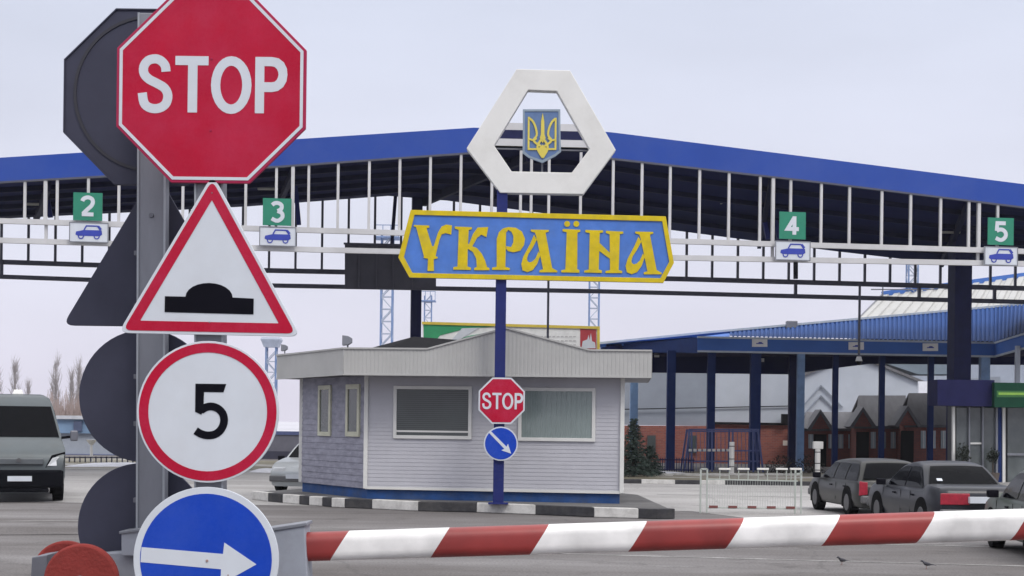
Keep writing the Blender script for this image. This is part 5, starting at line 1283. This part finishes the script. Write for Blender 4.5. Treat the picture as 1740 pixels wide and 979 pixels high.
# van
vt = thing('minivan', 'grey green minibus with dark windscreen facing the camera at the left edge', 'van', (0, 0, 0))
vp = mat('van_paint', (.085, .10, .108), .4, metal=.1, coat=.1, spec=.25, var=.05, dirt=(.08, .08, .075), dirtamt=.4)
vd = mat('van_plastic', (.005, .0055, .008), .8, spec=.05)
def hwz(z): return interp(z, [(.3, .95), (.6, 1.0), (1.2, 1.0), (1.43, .93), (2.17, .74), (2.36, .66), (2.46, .5)])
secs = []
for y, zt_ in ((0, .80), (.04, 1.02), (.16, 1.18), (.5, 1.36), (.62, 1.44), (1.2, 2.18), (1.34, 2.36), (1.7, 2.44), (3.5, 2.46), (5.2, 2.44), (5.35, 2.2)):
    half = []
    e_ = .93 if y == 0 else (.97 if y < .1 else 1)
    for j in range(11):
        z = .34+(zt_-.34)*j/10; half.append((hwz(z)*e_, z))
    half.append((hwz(zt_)*e_*.85, zt_+.015))
    secs.append([V(x, y, z) for x, z in half]+[V(-x, y, z) for x, z in half[::-1]])
MB().loft(secs).build('body', vp, vt, smooth=True, ang=40)
def wsq(u, v, o=.02): # windshield surface
    z = 1.46+v*.70; y = .62+(z-1.44)/.74*.58; return V(u*(hwz(z)-.05), y-o, z+o*.5)
MB().prism([wsq(-1, 0), wsq(1, 0), wsq(1, 1), wsq(-1, 1)], V(0, .05, 0)).build('windshield', glass_c, vt)
MB().box((0, -.03, .53), (1.92, .22, .40)).build('bumper', vd, vt, bevel=.05)
MB().box((0, -.05, .28), (1.3, .14, .10)).build('spoiler', vd, vt, bevel=.03)
MB().box((-.0, -.02, .92), (1.05, .08, .14)).build('grille', mat('grille', (.08, .09, .1), .5), vt, bevel=.02)
MB().cone(V(0, -.06, .95), V(0, -.09, .95), .05, .05, 12).build('badge', rim_m, vt)
MB().box((.02, -.16, .54), (.52, .03, .115)).build('license_plate', sign_white, vt)
for sgn in (-1, 1):
    MB().prism([V(sgn*.56, -.005, .78), V(sgn*.985, .05, .78), V(sgn*.995, .10, 1.14), V(sgn*.70, .0, 1.06)], V(0, .09, 0)).build('headlight_surround', vd, vt, bevel=.01)
    MB().prism([V(sgn*.61, -.03, .82), V(sgn*.93, .02, .82), V(sgn*.95, .07, 1.05), V(sgn*.72, -.02, 1.0)], V(0, .06, 0)).build('headlight', mat('lamp_glass', (.6, .62, .64), .15), vt, bevel=.01)
    MB().bar(V(sgn*.93, .62, 1.45), V(sgn*1.14, .55, 1.48), .06).build('mirror_arm', vd, vt)
    MB().box((sgn*1.20, .56, 1.50), (.17, .14, .24)).build('side_mirror', galv_dark, vt, bevel=.03)
    MB().prism([V(sgn*(hwz(1.5)+.012), .95, 1.48), V(sgn*(hwz(1.5)+.012), 2.0, 1.48), V(sgn*(hwz(2.1)+.012), 2.0, 2.1), V(sgn*(hwz(2.1)+.012), 1.35, 2.1)], V(-sgn*.03, 0, 0)).build('side_window', glass_c, vt)
    MB().prism([V(sgn*(hwz(1.5)+.012), 2.1, 1.48), V(sgn*(hwz(1.5)+.012), 5.0, 1.48), V(sgn*(hwz(2.1)+.012), 5.0, 2.1), V(sgn*(hwz(2.1)+.012), 2.1, 2.1)], V(-sgn*.03, 0, 0)).build('side_window', glass_c, vt)
    for y in (.75, 4.2):
        cw = V(sgn*.86, y, .34); w_ = MB().cone(cw+V(-sgn*.12, 0, 0), cw+V(sgn*.12, 0, 0), .34, .33, 22).build('wheel', tyre, vt, bevel=.02)
        MB().cone(cw+V(sgn*.115, 0, 0), cw+V(sgn*.13, 0, 0), .2, .18, 14).build('rim', rim_m, w_)
MB().loft([[V(-.04+sx_*.13*k_, 1.9+sy_*.2*k_, z_) for sx_, sy_ in ((-1, -1), (1, -1), (1, 1), (-1, 1))] for z_, k_ in ((2.45, 1), (2.56, .7))]).build('roof_vent', trim_w, vt, bevel=.02)
fv = P(33, 720, 34.3); ang = math.atan2(-fv.x, fv.y)
vt.location = (fv.x, fv.y, 0); vt.rotation_euler = (0, 0, ang)

# small birds on the asphalt
def bird(px, py, rot, label):
    r = thing('small_bird', label, 'bird', (0, 0, 0), 'small birds on the asphalt')
    bm_ = mat('feather_dark', (.045, .045, .055), .8, var=.3, scale=20)
    secs = []
    for x, z, a_, b_ in ((-.10, .058, .006, .004), (-.06, .062, .012, .008), (-.03, .066, .022, .02), (.0, .068, .028, .027), (.03, .075, .026, .026), (.045, .09, .018, .02), (.055, .102, .015, .017), (.068, .107, .015, .015), (.078, .106, .009, .009), (.084, .104, .003, .003)):
        secs.append([V(x, a_*math.cos(t_), z+b_*math.sin(t_)) for t_ in [2*math.pi*j/10 for j in range(10)]])
    MB().loft(secs).build('body', bm_, r, smooth=True, ang=80)
    MB().cone(V(.082, 0, .104), V(.098, 0, .101), .004, .0005, 6).build('beak', sign_black, r)
    mb = MB()
    for s_ in (-1, 1): mb.cone(V(.005, s_*.01, .05), V(.008, s_*.012, 0), .0025, .002, 5); mb.bar(V(.0, s_*.012, .002), V(.024, s_*.012, .002), .004, .003)
    mb.build('legs', mat('bird_leg', (.2, .1, .08), .7), r)
    mb = MB().prism([V(-.06, -.012, .06), V(-.125, -.014, .052), V(-.125, .014, .052), V(-.06, .012, .06)], V(0, 0, .004)); mb.build('tail', bm_, r)
    g_ = G(px, py); r.location = g_; r.rotation_euler = (0, 0, rot)
bird(1431, 960, R(200), 'small dark bird on the asphalt below the striped arm, left one'); bird(1575, 967, R(160), 'small dark bird on the asphalt below the striped arm, right one')

# ------------------------------------------------------------------ haze
hz = MB().box((0, 190, 24), (620, 480, 52)).build('haze', bpy.data.materials.new('haze'))
hz.location = (0, 0, 0); stuff(hz)
m = hz.data.materials[0]; m.use_nodes = True; n = m.node_tree.nodes; n.clear()
o_ = n.new('ShaderNodeOutputMaterial'); vv = n.new('ShaderNodeVolumePrincipled'); vv.inputs['Density'].default_value = .00022; vv.inputs['Color'].default_value = (.9, .91, .96, 1); vv.inputs['Anisotropy'].default_value = .2
m.node_tree.links.new(vv.outputs[0], o_.inputs['Volume'])
